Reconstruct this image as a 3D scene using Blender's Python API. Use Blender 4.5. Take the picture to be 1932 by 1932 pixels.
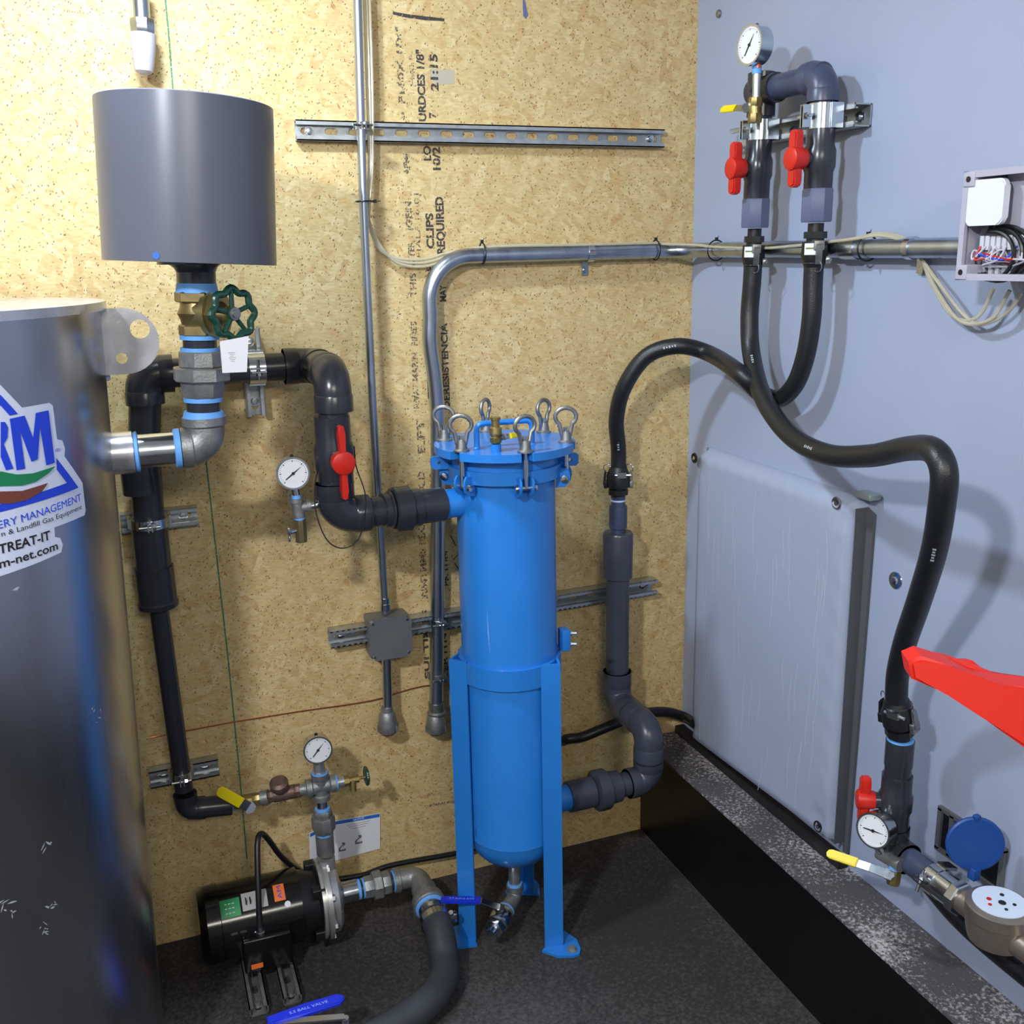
import bpy, bmesh, math, random
from math import sin, cos, pi, radians, atan2, sqrt, tan
from mathutils import Vector, Matrix
random.seed(7)
V = Vector
sc = bpy.context.scene
COL = sc.collection
for o in list(bpy.data.objects): bpy.data.objects.remove(o)

# ------------------------------------------------------------------ camera
FPX = 1904.0; YAW, PITCH, ROLL = radians(20.57), radians(14.4), radians(-1.247)
D, XR, H = 2.2925, 1.3623, 1.61            # camera to back wall, camera to right wall, camera height
_f = V((sin(YAW), cos(YAW), 0)); _r = V((cos(YAW), -sin(YAW), 0)); _u = V((0, 0, 1))
FW = _f*cos(PITCH) - _u*sin(PITCH); _u2 = _u*cos(PITCH) + _f*sin(PITCH)
RT = _r*cos(ROLL) + _u2*sin(ROLL); UP = _u2*cos(ROLL) - _r*sin(ROLL)
CAM = V((0, -D, H))
cam = bpy.data.cameras.new('camera'); camo = bpy.data.objects.new('camera', cam); COL.objects.link(camo)
cam.sensor_width = 36; cam.lens = FPX/1932*36; cam.clip_start = .02
m = Matrix((RT, UP, -FW)).transposed().to_4x4(); m.translation = CAM
camo.matrix_world = m
sc.camera = camo

# ------------------------------------------------------------------ world, lights, exposure
w = bpy.data.worlds.new('world'); sc.world = w; w.use_nodes = True
bg = w.node_tree.nodes['Background']; bg.inputs[0].default_value = (.9, .92, 1, 1); bg.inputs[1].default_value = .05
sc.view_settings.view_transform = 'Standard'; sc.view_settings.look = 'None'
sc.view_settings.exposure = .14; sc.view_settings.gamma = 1; sc.view_settings.use_curve_mapping = False
def area(name, loc, target, size, energy, color, sy=None):
    l = bpy.data.lights.new(name, 'AREA'); l.energy = energy; l.color = color
    l.shape = 'RECTANGLE'; l.size = size; l.size_y = sy or size
    o = bpy.data.objects.new(name, l); COL.objects.link(o); o.location = loc
    o.rotation_euler = (V(target)-V(loc)).to_track_quat('-Z', 'Y').to_euler()
    return o
area('lamp_near_wall', (.02, -.58, 2.40), (.35, -.5, 0), .11, 21, (.72, .86, 1.0))
area('lamp_mid_ceiling', (-.88, -2.2, 2.44), (.6, -.5, .8), .15, 62, (.92, .95, 1.0), .15)
area('fill_rear_ceiling', (.2, -3.4, 2.44), (.3, -.9, .4), 1.0, 40, (1.0, .95, .84), .5)  # unseen warm fill, added behind the camera to brighten the room

# ------------------------------------------------------------------ pixel to world on real planes
def ray(px, py): return (FW + RT*((px-966)/FPX) - UP*((py-966)/FPX))
def W(px, py, d=0.):      # plane parallel to back wall, d in front of it
    r = ray(px, py); return CAM + r*((D-d)/r.y)
def R(px, py, d=0.):      # plane parallel to right wall
    r = ray(px, py); return CAM + r*((XR-d)/r.x)
def F(px, py, z=0.):
    r = ray(px, py); return CAM + r*((z-H)/r.z)
def dep(P): return FW.dot(V(P)-CAM)
def RP(wpx, P): return wpx*dep(P)/FPX/2   # radius of a thing wpx wide at P

# ------------------------------------------------------------------ materials
def lin(c):
    return tuple(((x/255)/12.92 if x/255 <= .04045 else ((x/255+.055)/1.055)**2.4) for x in c)
MATS = {}
def mat(name, col, rough=.5, metal=0., bump=0., bscale=80., var=0., vscale=12., coat=0., emit=0., aniso=None, spec=None):
    if name in MATS: return MATS[name]
    m = bpy.data.materials.new(name); m.use_nodes = True; nt = m.node_tree; b = nt.nodes['Principled BSDF']
    c = lin(col)
    b.inputs['Base Color'].default_value = (*c, 1); b.inputs['Roughness'].default_value = rough; b.inputs['Metallic'].default_value = metal
    if coat: b.inputs['Coat Weight'].default_value = coat; b.inputs['Coat Roughness'].default_value = .1
    if spec is not None: b.inputs['Specular IOR Level'].default_value = spec
    if emit: b.inputs['Emission Color'].default_value = (*c, 1); b.inputs['Emission Strength'].default_value = emit
    tc = nt.nodes.new('ShaderNodeTexCoord'); mp = nt.nodes.new('ShaderNodeMapping'); nt.links.new(tc.outputs['Object'], mp.inputs[0])
    if aniso: mp.inputs['Scale'].default_value = aniso
    if var:
        n = nt.nodes.new('ShaderNodeTexNoise'); n.inputs['Scale'].default_value = vscale; n.inputs['Detail'].default_value = 5
        nt.links.new(mp.outputs[0], n.inputs[0])
        r = nt.nodes.new('ShaderNodeValToRGB'); r.color_ramp.elements[0].position = .3; r.color_ramp.elements[1].position = .7
        r.color_ramp.elements[0].color = (*[x*(1-var) for x in c], 1); r.color_ramp.elements[1].color = (*[min(1, x*(1+var)) for x in c], 1)
        nt.links.new(n.outputs[0], r.inputs[0]); nt.links.new(r.outputs[0], b.inputs['Base Color'])
        mr = nt.nodes.new('ShaderNodeMapRange'); mr.inputs[3].default_value = max(.03, rough-.1); mr.inputs[4].default_value = min(1, rough+.1)
        nt.links.new(n.outputs[0], mr.inputs[0]); nt.links.new(mr.outputs[0], b.inputs['Roughness'])
    if bump:
        n2 = nt.nodes.new('ShaderNodeTexNoise'); n2.inputs['Scale'].default_value = bscale; n2.inputs['Detail'].default_value = 3
        nt.links.new(mp.outputs[0], n2.inputs[0])
        bp = nt.nodes.new('ShaderNodeBump'); bp.inputs['Strength'].default_value = bump; bp.inputs['Distance'].default_value = .002
        nt.links.new(n2.outputs[0], bp.inputs['Height']); nt.links.new(bp.outputs[0], b.inputs['Normal'])
    MATS[name] = m; return m
PVC = mat('pvc_dark', (47, 49, 58), .24, var=.15, vscale=9, bump=.05, bscale=40)
PVCL = mat('pvc_blue_grey', (62, 70, 94), .35, var=.15, vscale=14, bump=.05)
CAN = mat('canister_pvc', (88, 91, 103), .3)
BLUE = mat('blue_enamel', (38, 124, 210), .32, var=.05, vscale=7, bump=.12, bscale=160, coat=.15)
GALV = mat('galvanized', (178, 184, 188), .36, .8, var=.14, vscale=45, bump=.05)
GALVD = mat('cast_galvanized', (148, 150, 150), .5, .75, var=.2, vscale=40, bump=.35, bscale=220)
CHROME = mat('bright_zinc', (200, 206, 212), .2, 1, var=.1, vscale=30)
STEEL = mat('raw_steel', (150, 150, 148), .45, .9, var=.15, vscale=60, bump=.2, bscale=160)
CONDUIT = mat('emt_conduit', (176, 186, 200), .3, 1, var=.12, vscale=30, aniso=(1, 1, .15))
BRASS = mat('brass', (160, 142, 92), .35, .85, var=.18, vscale=50)
BRONZE = mat('old_bronze', (114, 92, 82), .5, .6, var=.2, vscale=60)
RED = mat('red_plastic', (200, 34, 20), .38, bump=.06, bscale=200)
YEL = mat('yellow_vinyl', (236, 214, 22), .4)
BVIN = mat('blue_vinyl', (22, 48, 205), .35)
TAPE = mat('blue_thread_sealant', (104, 168, 238), .55, bump=.3, bscale=300)
BLK = mat('black_plastic', (22, 23, 26), .4)
BLKG = mat('black_gloss', (14, 14, 16), .18, var=.2, vscale=5)
HOSE = mat('hose_rubber', (26, 28, 32), .38, bump=.25, bscale=420)
HOSEG = mat('suction_hose', (50, 54, 60), .6, var=.25, vscale=14, bump=.2, bscale=60)
WHITE = mat('white_label', (228, 230, 236), .5)
GREEN = mat('green_paint', (16, 66, 50), .3, coat=.4)
DARK = mat('dark_ink', (28, 27, 30), .7)
GREYB = mat('grey_enclosure', (176, 174, 190), .45)
DGREY = mat('box_grey', (112, 116, 120), .4, .3, var=.08)
COPPER = mat('copper', (206, 118, 84), .35, 1)
ORANGE = mat('orange_label', (236, 116, 42), .5)
GREENL = mat('green_label', (40, 142, 78), .5)
BLUEL = mat('blue_print', (30, 66, 214), .5)
GREENP = mat('green_print', (22, 128, 80), .5)
BROWNP = mat('brown_print', (118, 62, 48), .5)
STICK = mat('sticker_white', (214, 222, 244), .4)
LUG = mat('lug_steel', (206, 206, 212), .26, .75, var=.12, vscale=22)
LABB = mat('label_blue', (42, 104, 200), .5)
PADM = mat('padded_cloth', (158, 167, 188), .85, bump=.25, bscale=500)

def clear_mat(name, col):
    m = bpy.data.materials.new(name); m.use_nodes = True; b = m.node_tree.nodes['Principled BSDF']
    b.inputs['Base Color'].default_value = (*lin(col), 1); b.inputs['Roughness'].default_value = .15
    b.inputs['Transmission Weight'].default_value = .55; b.inputs['IOR'].default_value = 1.35
    return m
CLEAR = clear_mat('clear_tube', (232, 224, 200))
GLASS = clear_mat('gauge_glass', (250, 250, 255)); GLASS.node_tree.nodes['Principled BSDF'].inputs['Transmission Weight'].default_value = 1; GLASS.node_tree.nodes['Principled BSDF'].inputs['Roughness'].default_value = .02

def node(nt, t, **kw):
    n = nt.nodes.new(t)
    for k, v in kw.items(): setattr(n, k, v)
    return n
def osb_mat():
    m = bpy.data.materials.new('osb_board'); m.use_nodes = True; nt = m.node_tree; b = nt.nodes['Principled BSDF']; L = nt.links
    tc = node(nt, 'ShaderNodeTexCoord')
    def flakes(rot, scale, seed):
        mp = node(nt, 'ShaderNodeMapping'); mp.inputs['Rotation'].default_value = (0, rot, 0)
        mp2 = node(nt, 'ShaderNodeMapping'); mp2.inputs['Scale'].default_value = scale; mp2.inputs['Location'].default_value = (seed, 0, seed*1.7)
        L.new(tc.outputs['Object'], mp.inputs[0]); L.new(mp.outputs[0], mp2.inputs[0])
        v = node(nt, 'ShaderNodeTexVoronoi'); v.inputs['Scale'].default_value = 1; v.inputs['Randomness'].default_value = 1
        L.new(mp2.outputs[0], v.inputs[0])
        s = node(nt, 'ShaderNodeSeparateColor'); L.new(v.outputs['Color'], s.inputs[0]); return v, s
    va, sa = flakes(.25, (26, 1, 62), 3.1); vb, sb = flakes(1.25, (22, 1, 60), 7.7); vc, sc_ = flakes(-.6, (34, 1, 90), 11.3)
    n0 = node(nt, 'ShaderNodeTexNoise'); n0.inputs['Scale'].default_value = 14; L.new(tc.outputs['Object'], n0.inputs[0])
    def mix(fac, a, bb, mode='MIX'):
        x = node(nt, 'ShaderNodeMix', data_type='RGBA', blend_type=mode)
        if isinstance(fac, float): x.inputs[0].default_value = fac
        else: L.new(fac, x.inputs[0])
        for i, q in ((6, a), (7, bb)):
            if isinstance(q, tuple): x.inputs[i].default_value = (*q, 1)
            else: L.new(q, x.inputs[i])
        return x.outputs[2]
    def ramp(inp, els):
        r = node(nt, 'ShaderNodeValToRGB'); e = r.color_ramp.elements
        while len(e) < len(els): e.new(.5)
        for i, (p, c) in enumerate(els): e[i].position = p; e[i].color = (*(lin(c) if max(c) > 1 else c), 1)
        L.new(inp, r.inputs[0]); return r.outputs[0]
    pal = [(0, (188, 154, 98)), (.2, (202, 176, 122)), (.55, (210, 186, 134)), (.82, (226, 208, 162)), (.93, (196, 154, 96)), (1, (182, 134, 80))]
    A = ramp(sa.outputs[0], pal); B = ramp(sb.outputs[0], pal); C = ramp(sc_.outputs[1], pal)
    s1 = ramp(sa.outputs[2], [(.45, (0, 0, 0)), (.5, (1, 1, 1))]); s2 = ramp(sb.outputs[2], [(.45, (0, 0, 0)), (.5, (1, 1, 1))])
    c = mix(s1, A, B); c = mix(s2, c, C); c = mix(.56, c, lin((208, 184, 130)))
    fib = node(nt, 'ShaderNodeTexNoise'); mpf = node(nt, 'ShaderNodeMapping'); mpf.inputs['Scale'].default_value = (70, 20, 210); mpf.inputs['Rotation'].default_value = (0, .5, 0)
    L.new(tc.outputs['Object'], mpf.inputs[0]); L.new(mpf.outputs[0], fib.inputs[0]); fib.inputs['Scale'].default_value = 1; fib.inputs['Detail'].default_value = 4
    c = mix(.5, c, ramp(fib.outputs[0], [(.35, (.72, .66, .55)), (.6, (1, 1, 1))]), 'MULTIPLY')
    # dark bark specks
    for rot, scl, sd, th, dr0, dk in ((.9, (95, 1, 230), 20., .80, .30, (98, 72, 46)), (-.5, (80, 1, 260), 31., .84, .26, (120, 88, 52)), (1.5, (110, 1, 300), 43., .86, .30, (84, 62, 44)), (.2, (60, 1, 210), 57., .88, .24, (150, 106, 60)), (-1.1, (40, 1, 120), 71., .93, .30, (168, 122, 72))):
        v_, s_ = flakes(rot, scl, sd)
        d1 = ramp(v_.outputs['Distance'], [(dr0*.55, (1, 1, 1)), (dr0, (0, 0, 0))])
        d2 = ramp(s_.outputs[0], [(th, (0, 0, 0)), (th+.02, (1, 1, 1))])
        c = mix(mix(1., d1, d2, 'MULTIPLY'), c, lin(dk))
    L.new(c, b.inputs['Base Color']); b.inputs['Roughness'].default_value = .62
    bp = node(nt, 'ShaderNodeBump'); bp.inputs['Strength'].default_value = .25; bp.inputs['Distance'].default_value = .002
    L.new(fib.outputs[0], bp.inputs['Height']); L.new(bp.outputs[0], b.inputs['Normal'])
    return m
OSB = osb_mat()
def speck_mat(name, base, spot, scale, lo, hi, rough=.85, big=6., bump=.4, spec=.5):
    m = bpy.data.materials.new(name); m.use_nodes = True; nt = m.node_tree; b = nt.nodes['Principled BSDF']; L = nt.links
    tc = node(nt, 'ShaderNodeTexCoord')
    n = node(nt, 'ShaderNodeTexNoise'); n.inputs['Scale'].default_value = scale; n.inputs['Detail'].default_value = 6; n.inputs['Roughness'].default_value = .7
    n2 = node(nt, 'ShaderNodeTexNoise'); n2.inputs['Scale'].default_value = big; n2.inputs['Detail'].default_value = 4
    L.new(tc.outputs['Object'], n.inputs[0]); L.new(tc.outputs['Object'], n2.inputs[0])
    a = node(nt, 'ShaderNodeMath', operation='MULTIPLY_ADD'); L.new(n2.outputs[0], a.inputs[0]); a.inputs[1].default_value = .55; L.new(n.outputs[0], a.inputs[2])
    r = node(nt, 'ShaderNodeValToRGB'); r.color_ramp.elements[0].position = lo; r.color_ramp.elements[1].position = hi
    r.color_ramp.elements[0].color = (*lin(base), 1); r.color_ramp.elements[1].color = (*lin(spot), 1)
    L.new(a.outputs[0], r.inputs[0]); L.new(r.outputs[0], b.inputs['Base Color']); b.inputs['Roughness'].default_value = rough
    b.inputs['Specular IOR Level'].default_value = spec
    bp = node(nt, 'ShaderNodeBump'); bp.inputs['Strength'].default_value = bump; bp.inputs['Distance'].default_value = .003
    L.new(n.outputs[0], bp.inputs['Height']); L.new(bp.outputs[0], b.inputs['Normal'])
    return m
MATM = speck_mat('rubber_mat', (46, 43, 43), (84, 80, 79), 120., .70, 1.12, .8, 2.2, .3, .35)
LEDGE = speck_mat('tarred_ledge', (78, 74, 77), (196, 190, 192), 130., .78, .96, .8, 7., .8)
KERB = mat('kerb_black', (12, 12, 13), .35, var=.2, vscale=4)
WALLG = mat('grey_membrane', (158, 168, 192), .55, bump=.12, bscale=9, var=.03, vscale=3)
CEIL = mat('ceiling_white', (205, 205, 205), .8)
def tank_mat():
    m = bpy.data.materials.new('stainless_sheet'); m.use_nodes = True; nt = m.node_tree; b = nt.nodes['Principled BSDF']; L = nt.links
    b.inputs['Base Color'].default_value = (*lin((186, 186, 192)), 1); b.inputs['Metallic'].default_value = 1
    tc = node(nt, 'ShaderNodeTexCoord'); mp = node(nt, 'ShaderNodeMapping'); mp.inputs['Scale'].default_value = (9, 9, 1.0); L.new(tc.outputs['Object'], mp.inputs[0])
    n = node(nt, 'ShaderNodeTexNoise'); n.inputs['Scale'].default_value = 2; n.inputs['Detail'].default_value = 6; L.new(mp.outputs[0], n.inputs[0])
    mr = node(nt, 'ShaderNodeMapRange'); mr.inputs[3].default_value = .22; mr.inputs[4].default_value = .31; L.new(n.outputs[0], mr.inputs[0]); L.new(mr.outputs[0], b.inputs['Roughness'])
    bp = node(nt, 'ShaderNodeBump'); bp.inputs['Strength'].default_value = .03; bp.inputs['Distance'].default_value = .001
    L.new(n.outputs[0], bp.inputs['Height']); L.new(bp.outputs[0], b.inputs['Normal'])
    return m
TANKM = tank_mat()
def ink_mat(name, col, cover):
    m = bpy.data.materials.new(name); m.use_nodes = True; nt = m.node_tree; b = nt.nodes['Principled BSDF']; L = nt.links
    b.inputs['Base Color'].default_value = (*lin(col), 1); b.inputs['Roughness'].default_value = .7
    tc = node(nt, 'ShaderNodeTexCoord'); n = node(nt, 'ShaderNodeTexNoise'); n.inputs['Scale'].default_value = 260; n.inputs['Detail'].default_value = 2
    L.new(tc.outputs['Object'], n.inputs[0])
    r = node(nt, 'ShaderNodeMapRange'); r.inputs[1].default_value = 1-cover-.08; r.inputs[2].default_value = 1-cover+.08; L.new(n.outputs[0], r.inputs[0])
    L.new(r.outputs[0], b.inputs['Alpha']); return m
INK = ink_mat('stamp_ink', (62, 56, 52), .62); INKF = ink_mat('stamp_ink_faint', (96, 84, 72), .5)
CHALK = ink_mat('green_chalk', (54, 120, 92), .62)

# ------------------------------------------------------------------ object helpers
def origin_of(o):
    v = V((0, 0, 0))
    while o: v += o.location; o = o.parent
    return v
def obj(name, bm, m, parent=None, label=None, sharp=32):
    me = bpy.data.meshes.new(name)
    bmesh.ops.recalc_face_normals(bm, faces=bm.faces)
    for f in bm.faces: f.smooth = True
    for e in bm.edges:
        if len(e.link_faces) == 2 and e.calc_face_angle(0) > radians(sharp): e.smooth = False
    o = bpy.data.objects.new(name, me); COL.objects.link(o)
    if parent:
        o.parent = parent; off = origin_of(parent)
    else:
        bb = [v.co for v in bm.verts]; off = V((sum(v.x for v in bb)/len(bb), sum(v.y for v in bb)/len(bb), min(v.z for v in bb))); o.location = off
    bmesh.ops.translate(bm, verts=bm.verts, vec=-off)
    bm.to_mesh(me); bm.free(); me.materials.append(m)
    if label: o['label'] = label
    return o
def tag(o, label, cat, group=None):
    o['label'] = label; o['category'] = cat
    if group: o['group'] = group
    return o
def thing(name, loc, label, cat, group=None):
    o = bpy.data.objects.new(name, None); COL.objects.link(o); o.location = V(loc); o.empty_display_size = .05
    return tag(o, label, cat, group)
def struct(name, bm, m):
    o = obj(name, bm, m); o['kind'] = 'structure'; return o
B = bmesh.new
def frame(axis, hint=None):
    a = V(axis).normalized(); h = V(hint) if hint else (V((0, 0, 1)) if abs(a.z) < .9 else V((0, 1, 0)))
    s = a.cross(h).normalized(); t = s.cross(a).normalized(); return a, s, t     # along, side, up
def box(bm, c, size, axes=None, bev=0.):
    c = V(c); ax = [V(x) for x in axes] if axes else [V((1, 0, 0)), V((0, 1, 0)), V((0, 0, 1))]
    vs = []
    for i in (-1, 1):
        for j in (-1, 1):
            for k in (-1, 1): vs.append(bm.verts.new(c + ax[0]*(i*size[0]/2) + ax[1]*(j*size[1]/2) + ax[2]*(k*size[2]/2)))
    fs = [bm.faces.new([vs[q] for q in f]) for f in ((0, 1, 3, 2), (4, 6, 7, 5), (0, 4, 5, 1), (2, 3, 7, 6), (0, 2, 6, 4), (1, 5, 7, 3))]
    if bev:
        es = list({e for f in fs for e in f.edges}); bmesh.ops.bevel(bm, geom=es, offset=bev, segments=3, profile=.5, affect='EDGES')
    return bm
def lathe(bm, p, axis, prof, seg=24, phase=0., hint=None):
    a, s, t = frame(axis, hint); p = V(p); rings = []
    for (d, r) in prof:
        if r <= 1e-6: rings.append([bm.verts.new(p + a*d)])
        else: rings.append([bm.verts.new(p + a*d + (s*cos(2*pi*i/seg+phase) + t*sin(2*pi*i/seg+phase))*r) for i in range(seg)])
    for A, Bq in zip(rings[:-1], rings[1:]):
        if len(A) == 1 and len(Bq) == 1: continue
        for i in range(seg):
            j = (i+1) % seg
            if len(A) == 1: bm.faces.new((A[0], Bq[j], Bq[i]))
            elif len(Bq) == 1: bm.faces.new((A[i], A[j], Bq[0]))
            else: bm.faces.new((A[i], A[j], Bq[j], Bq[i]))
    if len(rings[0]) > 1: bm.faces.new(rings[0][::-1])
    if len(rings[-1]) > 1: bm.faces.new(rings[-1])
    return bm
def cyl(bm, p0, p1, r, r2=None, seg=24, **k):
    p0 = V(p0); p1 = V(p1); return lathe(bm, p0, p1-p0, [(0, r), ((p1-p0).length, r2 if r2 is not None else r)], seg, **k)
def tube(bm, pts, r, seg=16, cap=True, closed=False):
    pts = [V(p) for p in pts]; n = len(pts); rings = []
    rr = r if isinstance(r, (list, tuple)) else [r]*n
    t0 = (pts[1]-pts[0]).normalized(); s = t0.orthogonal().normalized()
    for i in range(n):
        if closed: t = (pts[(i+1) % n]-pts[i-1]).normalized()
        else: t = (pts[min(i+1, n-1)]-pts[max(i-1, 0)]).normalized()
        s = (s - t*s.dot(t)).normalized(); u = t.cross(s)
        rings.append([bm.verts.new(pts[i] + (s*cos(2*pi*k/seg)+u*sin(2*pi*k/seg))*rr[i]) for k in range(seg)])
    for i in range(n if closed else n-1):
        A, Bq = rings[i], rings[(i+1) % n]
        for k in range(seg): bm.faces.new((A[k], A[(k+1) % seg], Bq[(k+1) % seg], Bq[k]))
    if cap and not closed: bm.faces.new(rings[0][::-1]); bm.faces.new(rings[-1])
    return bm
def fillet(pts, rads, n=10):
    pts = [V(p) for p in pts]; out = [pts[0]]
    if not isinstance(rads, (list, tuple)): rads = [rads]*(len(pts)-2)
    for i in range(1, len(pts)-1):
        a = (pts[i-1]-pts[i]).normalized(); b = (pts[i+1]-pts[i]).normalized(); ang = a.angle(b)
        if ang > pi-.02: out.append(pts[i]); continue
        r = rads[i-1]; d = r/tan(ang/2); bis = (a+b).normalized(); c = pts[i]+bis*(r/sin(ang/2))
        v0 = pts[i]+a*d-c; v1 = pts[i]+b*d-c; tot = v0.angle(v1)
        for k in range(n+1):
            f = k/n; out.append(c + (v0*sin((1-f)*tot)+v1*sin(f*tot))/sin(tot))
    out.append(pts[-1]); return out
def spline(pts, n=10):
    pts = [V(p) for p in pts]; P = [pts[0]*2-pts[1]]+pts+[pts[-1]*2-pts[-2]]; out = []
    for i in range(1, len(P)-2):
        p0, p1, p2, p3 = P[i-1:i+3]
        for k in range(n):
            t = k/n; out.append(.5*((2*p1)+(-p0+p2)*t+(2*p0-5*p1+4*p2-p3)*t*t+(-p0+3*p1-3*p2+p3)*t*t*t))
    out.append(pts[-1]); return out
def ring(bm, c, axis, R_, r, seg=28, rs=8):
    a, s, t = frame(axis); return tube(bm, [V(c)+(s*cos(2*pi*i/seg)+t*sin(2*pi*i/seg))*R_ for i in range(seg)], r, rs, closed=True)
def slab(bm, pts, n, th, bev=0.):        # flat polygon extruded by th along n
    n = V(n).normalized(); a = [bm.verts.new(V(p)) for p in pts]; b = [bm.verts.new(V(p)+n*th) for p in pts]
    fs = [bm.faces.new(a[::-1]), bm.faces.new(b)]
    for i in range(len(a)): j = (i+1) % len(a); fs.append(bm.faces.new((a[i], a[j], b[j], b[i])))
    if bev:
        es = list({e for f in fs[:2] for e in f.edges}); bmesh.ops.bevel(bm, geom=es, offset=bev, segments=2, affect='EDGES')
    return bm
def flat2d(bm, pts, o, u, v):
    bm.faces.new([bm.verts.new(V(o)+V(u)*x+V(v)*y) for x, y in pts]); return bm
def rrect(w, h, r, n=5):
    out = []
    for cx, cy, a0 in ((w/2-r, h/2-r, 0), (-w/2+r, h/2-r, pi/2), (-w/2+r, -h/2+r, pi), (w/2-r, -h/2+r, 1.5*pi)):
        for k in range(n+1): a = a0+pi/2*k/n; out.append((cx+r*cos(a), cy+r*sin(a)))
    return out
def text_bm(s, bold=0.):
    cu = bpy.data.curves.new('t', 'FONT'); cu.body = s; cu.offset = bold; cu.resolution_u = 3
    o = bpy.data.objects.new('t', cu); COL.objects.link(o); dg = bpy.context.evaluated_depsgraph_get()
    me = o.evaluated_get(dg).to_mesh(); bm = B(); bm.from_mesh(me); bpy.data.objects.remove(o); bpy.data.curves.remove(cu)
    xs = [v.co.x for v in bm.verts]; x0 = min(xs)
    for v in bm.verts: v.co.x -= x0
    return bm, max(xs)-x0
def text_obj(name, s, p0, p1, h, nrm, m, parent, bold=.01, mapf=None, label=None):
    bm, wd = text_bm(s, bold); p0 = V(p0); u = V(p1)-p0; L_ = u.length; u.normalize(); v = V(nrm).cross(u).normalized()
    for q in bm.verts: q.co = p0 + u*(q.co.x/wd*L_) + v*(q.co.y/.7*h)
    if mapf: 
        for q in bm.verts: q.co = mapf(q.co)
    return obj(name, bm, m, parent, label)

# ------------------------------------------------------------------ component builders
def strut(name, p0, p1, out, label, width=.0413, depth=.0206, slots=True, s0=0.02):
    """slotted C channel, back against the wall, open towards out"""
    p0 = V(p0); p1 = V(p1); a = (p1-p0).normalized(); L_ = (p1-p0).length; o = V(out).normalized(); o = (o-a*o.dot(a)).normalized(); s = a.cross(o); th = .0027
    bm = B()
    def hp(x0, x1, sx, sign):   # half of the back plate, with half a slot
        hw = width/2; pts = [(x0, hw*sign), (x0, 0)]
        if slots:
            sl, sh = .0143, .0071; pts += [(sx-sl, 0)]
            for k in range(1, 8):
                ang = pi - pi/2*min(1, k/4) if k <= 4 else pi/2 - pi/2*(k-4)/4
                cx = sx-sl+sh if k <= 4 else sx+sl-sh
                if k == 4: pts += [(sx-sl+sh, sh*sign), (sx+sl-sh, sh*sign)]
                else: pts += [(cx+sh*cos(ang), sh*sin(ang)*sign)]
            pts += [(sx+sl, 0)]
        pts += [(x1, 0), (x1, hw*sign)]
        slab(bm, [p0+a*x+s*y for x, y in pts], o, th)
    n = max(1, int(L_/.0508)); pit = L_/n if abs(L_/n-.0508) < .012 else .0508
    for i in range(n):
        for sg in (-1, 1): hp(i*pit, (i+1)*pit, (i+.5)*pit, sg)
    for sg in (-1, 1):
        box(bm, p0+a*L_/2+s*(sg*(width/2-th/2))+o*depth/2, (L_, th, depth), (a, s, o))
        box(bm, p0+a*L_/2+s*(sg*(width/2-.0048))+o*(depth-th/2), (L_, .0096, th), (a, s, o))
        box(bm, p0+a*L_/2+s*(sg*(width/2-.0096+th/2))+o*(depth-.005), (L_, th, .0074), (a, s, o))
    t = thing(name, p0, label, 'strut channel', 'steel strut channels')
    obj('channel', bm, GALV, t)
    for x in ((.03, L_-.03) if L_ > .12 else (L_/2,)):
        b = B(); lathe(b, p0+a*x+o*th, o, [(0, .011), (.0015, .011), (.0015, .008), (.007, .007), (.008, 0)], 12); obj('screw', b, CHROME, t)
    return t
def clampband(parent, c, axis, r, out, w=.03, th=.003, bolt=True, m=None, name='pipe_clamp'):
    """two-piece strut clamp: band round the pipe, ears and a bolt standing out of it"""
    a, s, t = frame(axis, out); o = V(out).normalized(); bm = B()
    side = a.cross(o).normalized()
    lathe(bm, V(c)-a*w/2, a, [(0, r), (0, r+th), (w, r+th), (w, r)], 28)
    box(bm, V(c)-o*(r*.55)+side*(r+.004), (w, .006, r*1.1), (a, side, o)); box(bm, V(c)-o*(r*.55)-side*(r+.004), (w, .006, r*1.1), (a, side, o))
    g = obj(name, bm, m or CHROME, parent)
    if bolt:
        b = B(); box(b, V(c)+o*(r+.011)+side*.004, (w*.9, .0025, .02), (a, side, o)); box(b, V(c)+o*(r+.011)-side*.004, (w*.9, .0025, .02), (a, side, o))
        cyl(b, V(c)+o*(r+.013)-side*.022, V(c)+o*(r+.013)+side*.02, .003, seg=8); lathe(b, V(c)+o*(r+.013)+side*.006, side, [(0, .0065), (.006, .0065)], 6)
        obj('bolt', b, CHROME, g)
    return g
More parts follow.
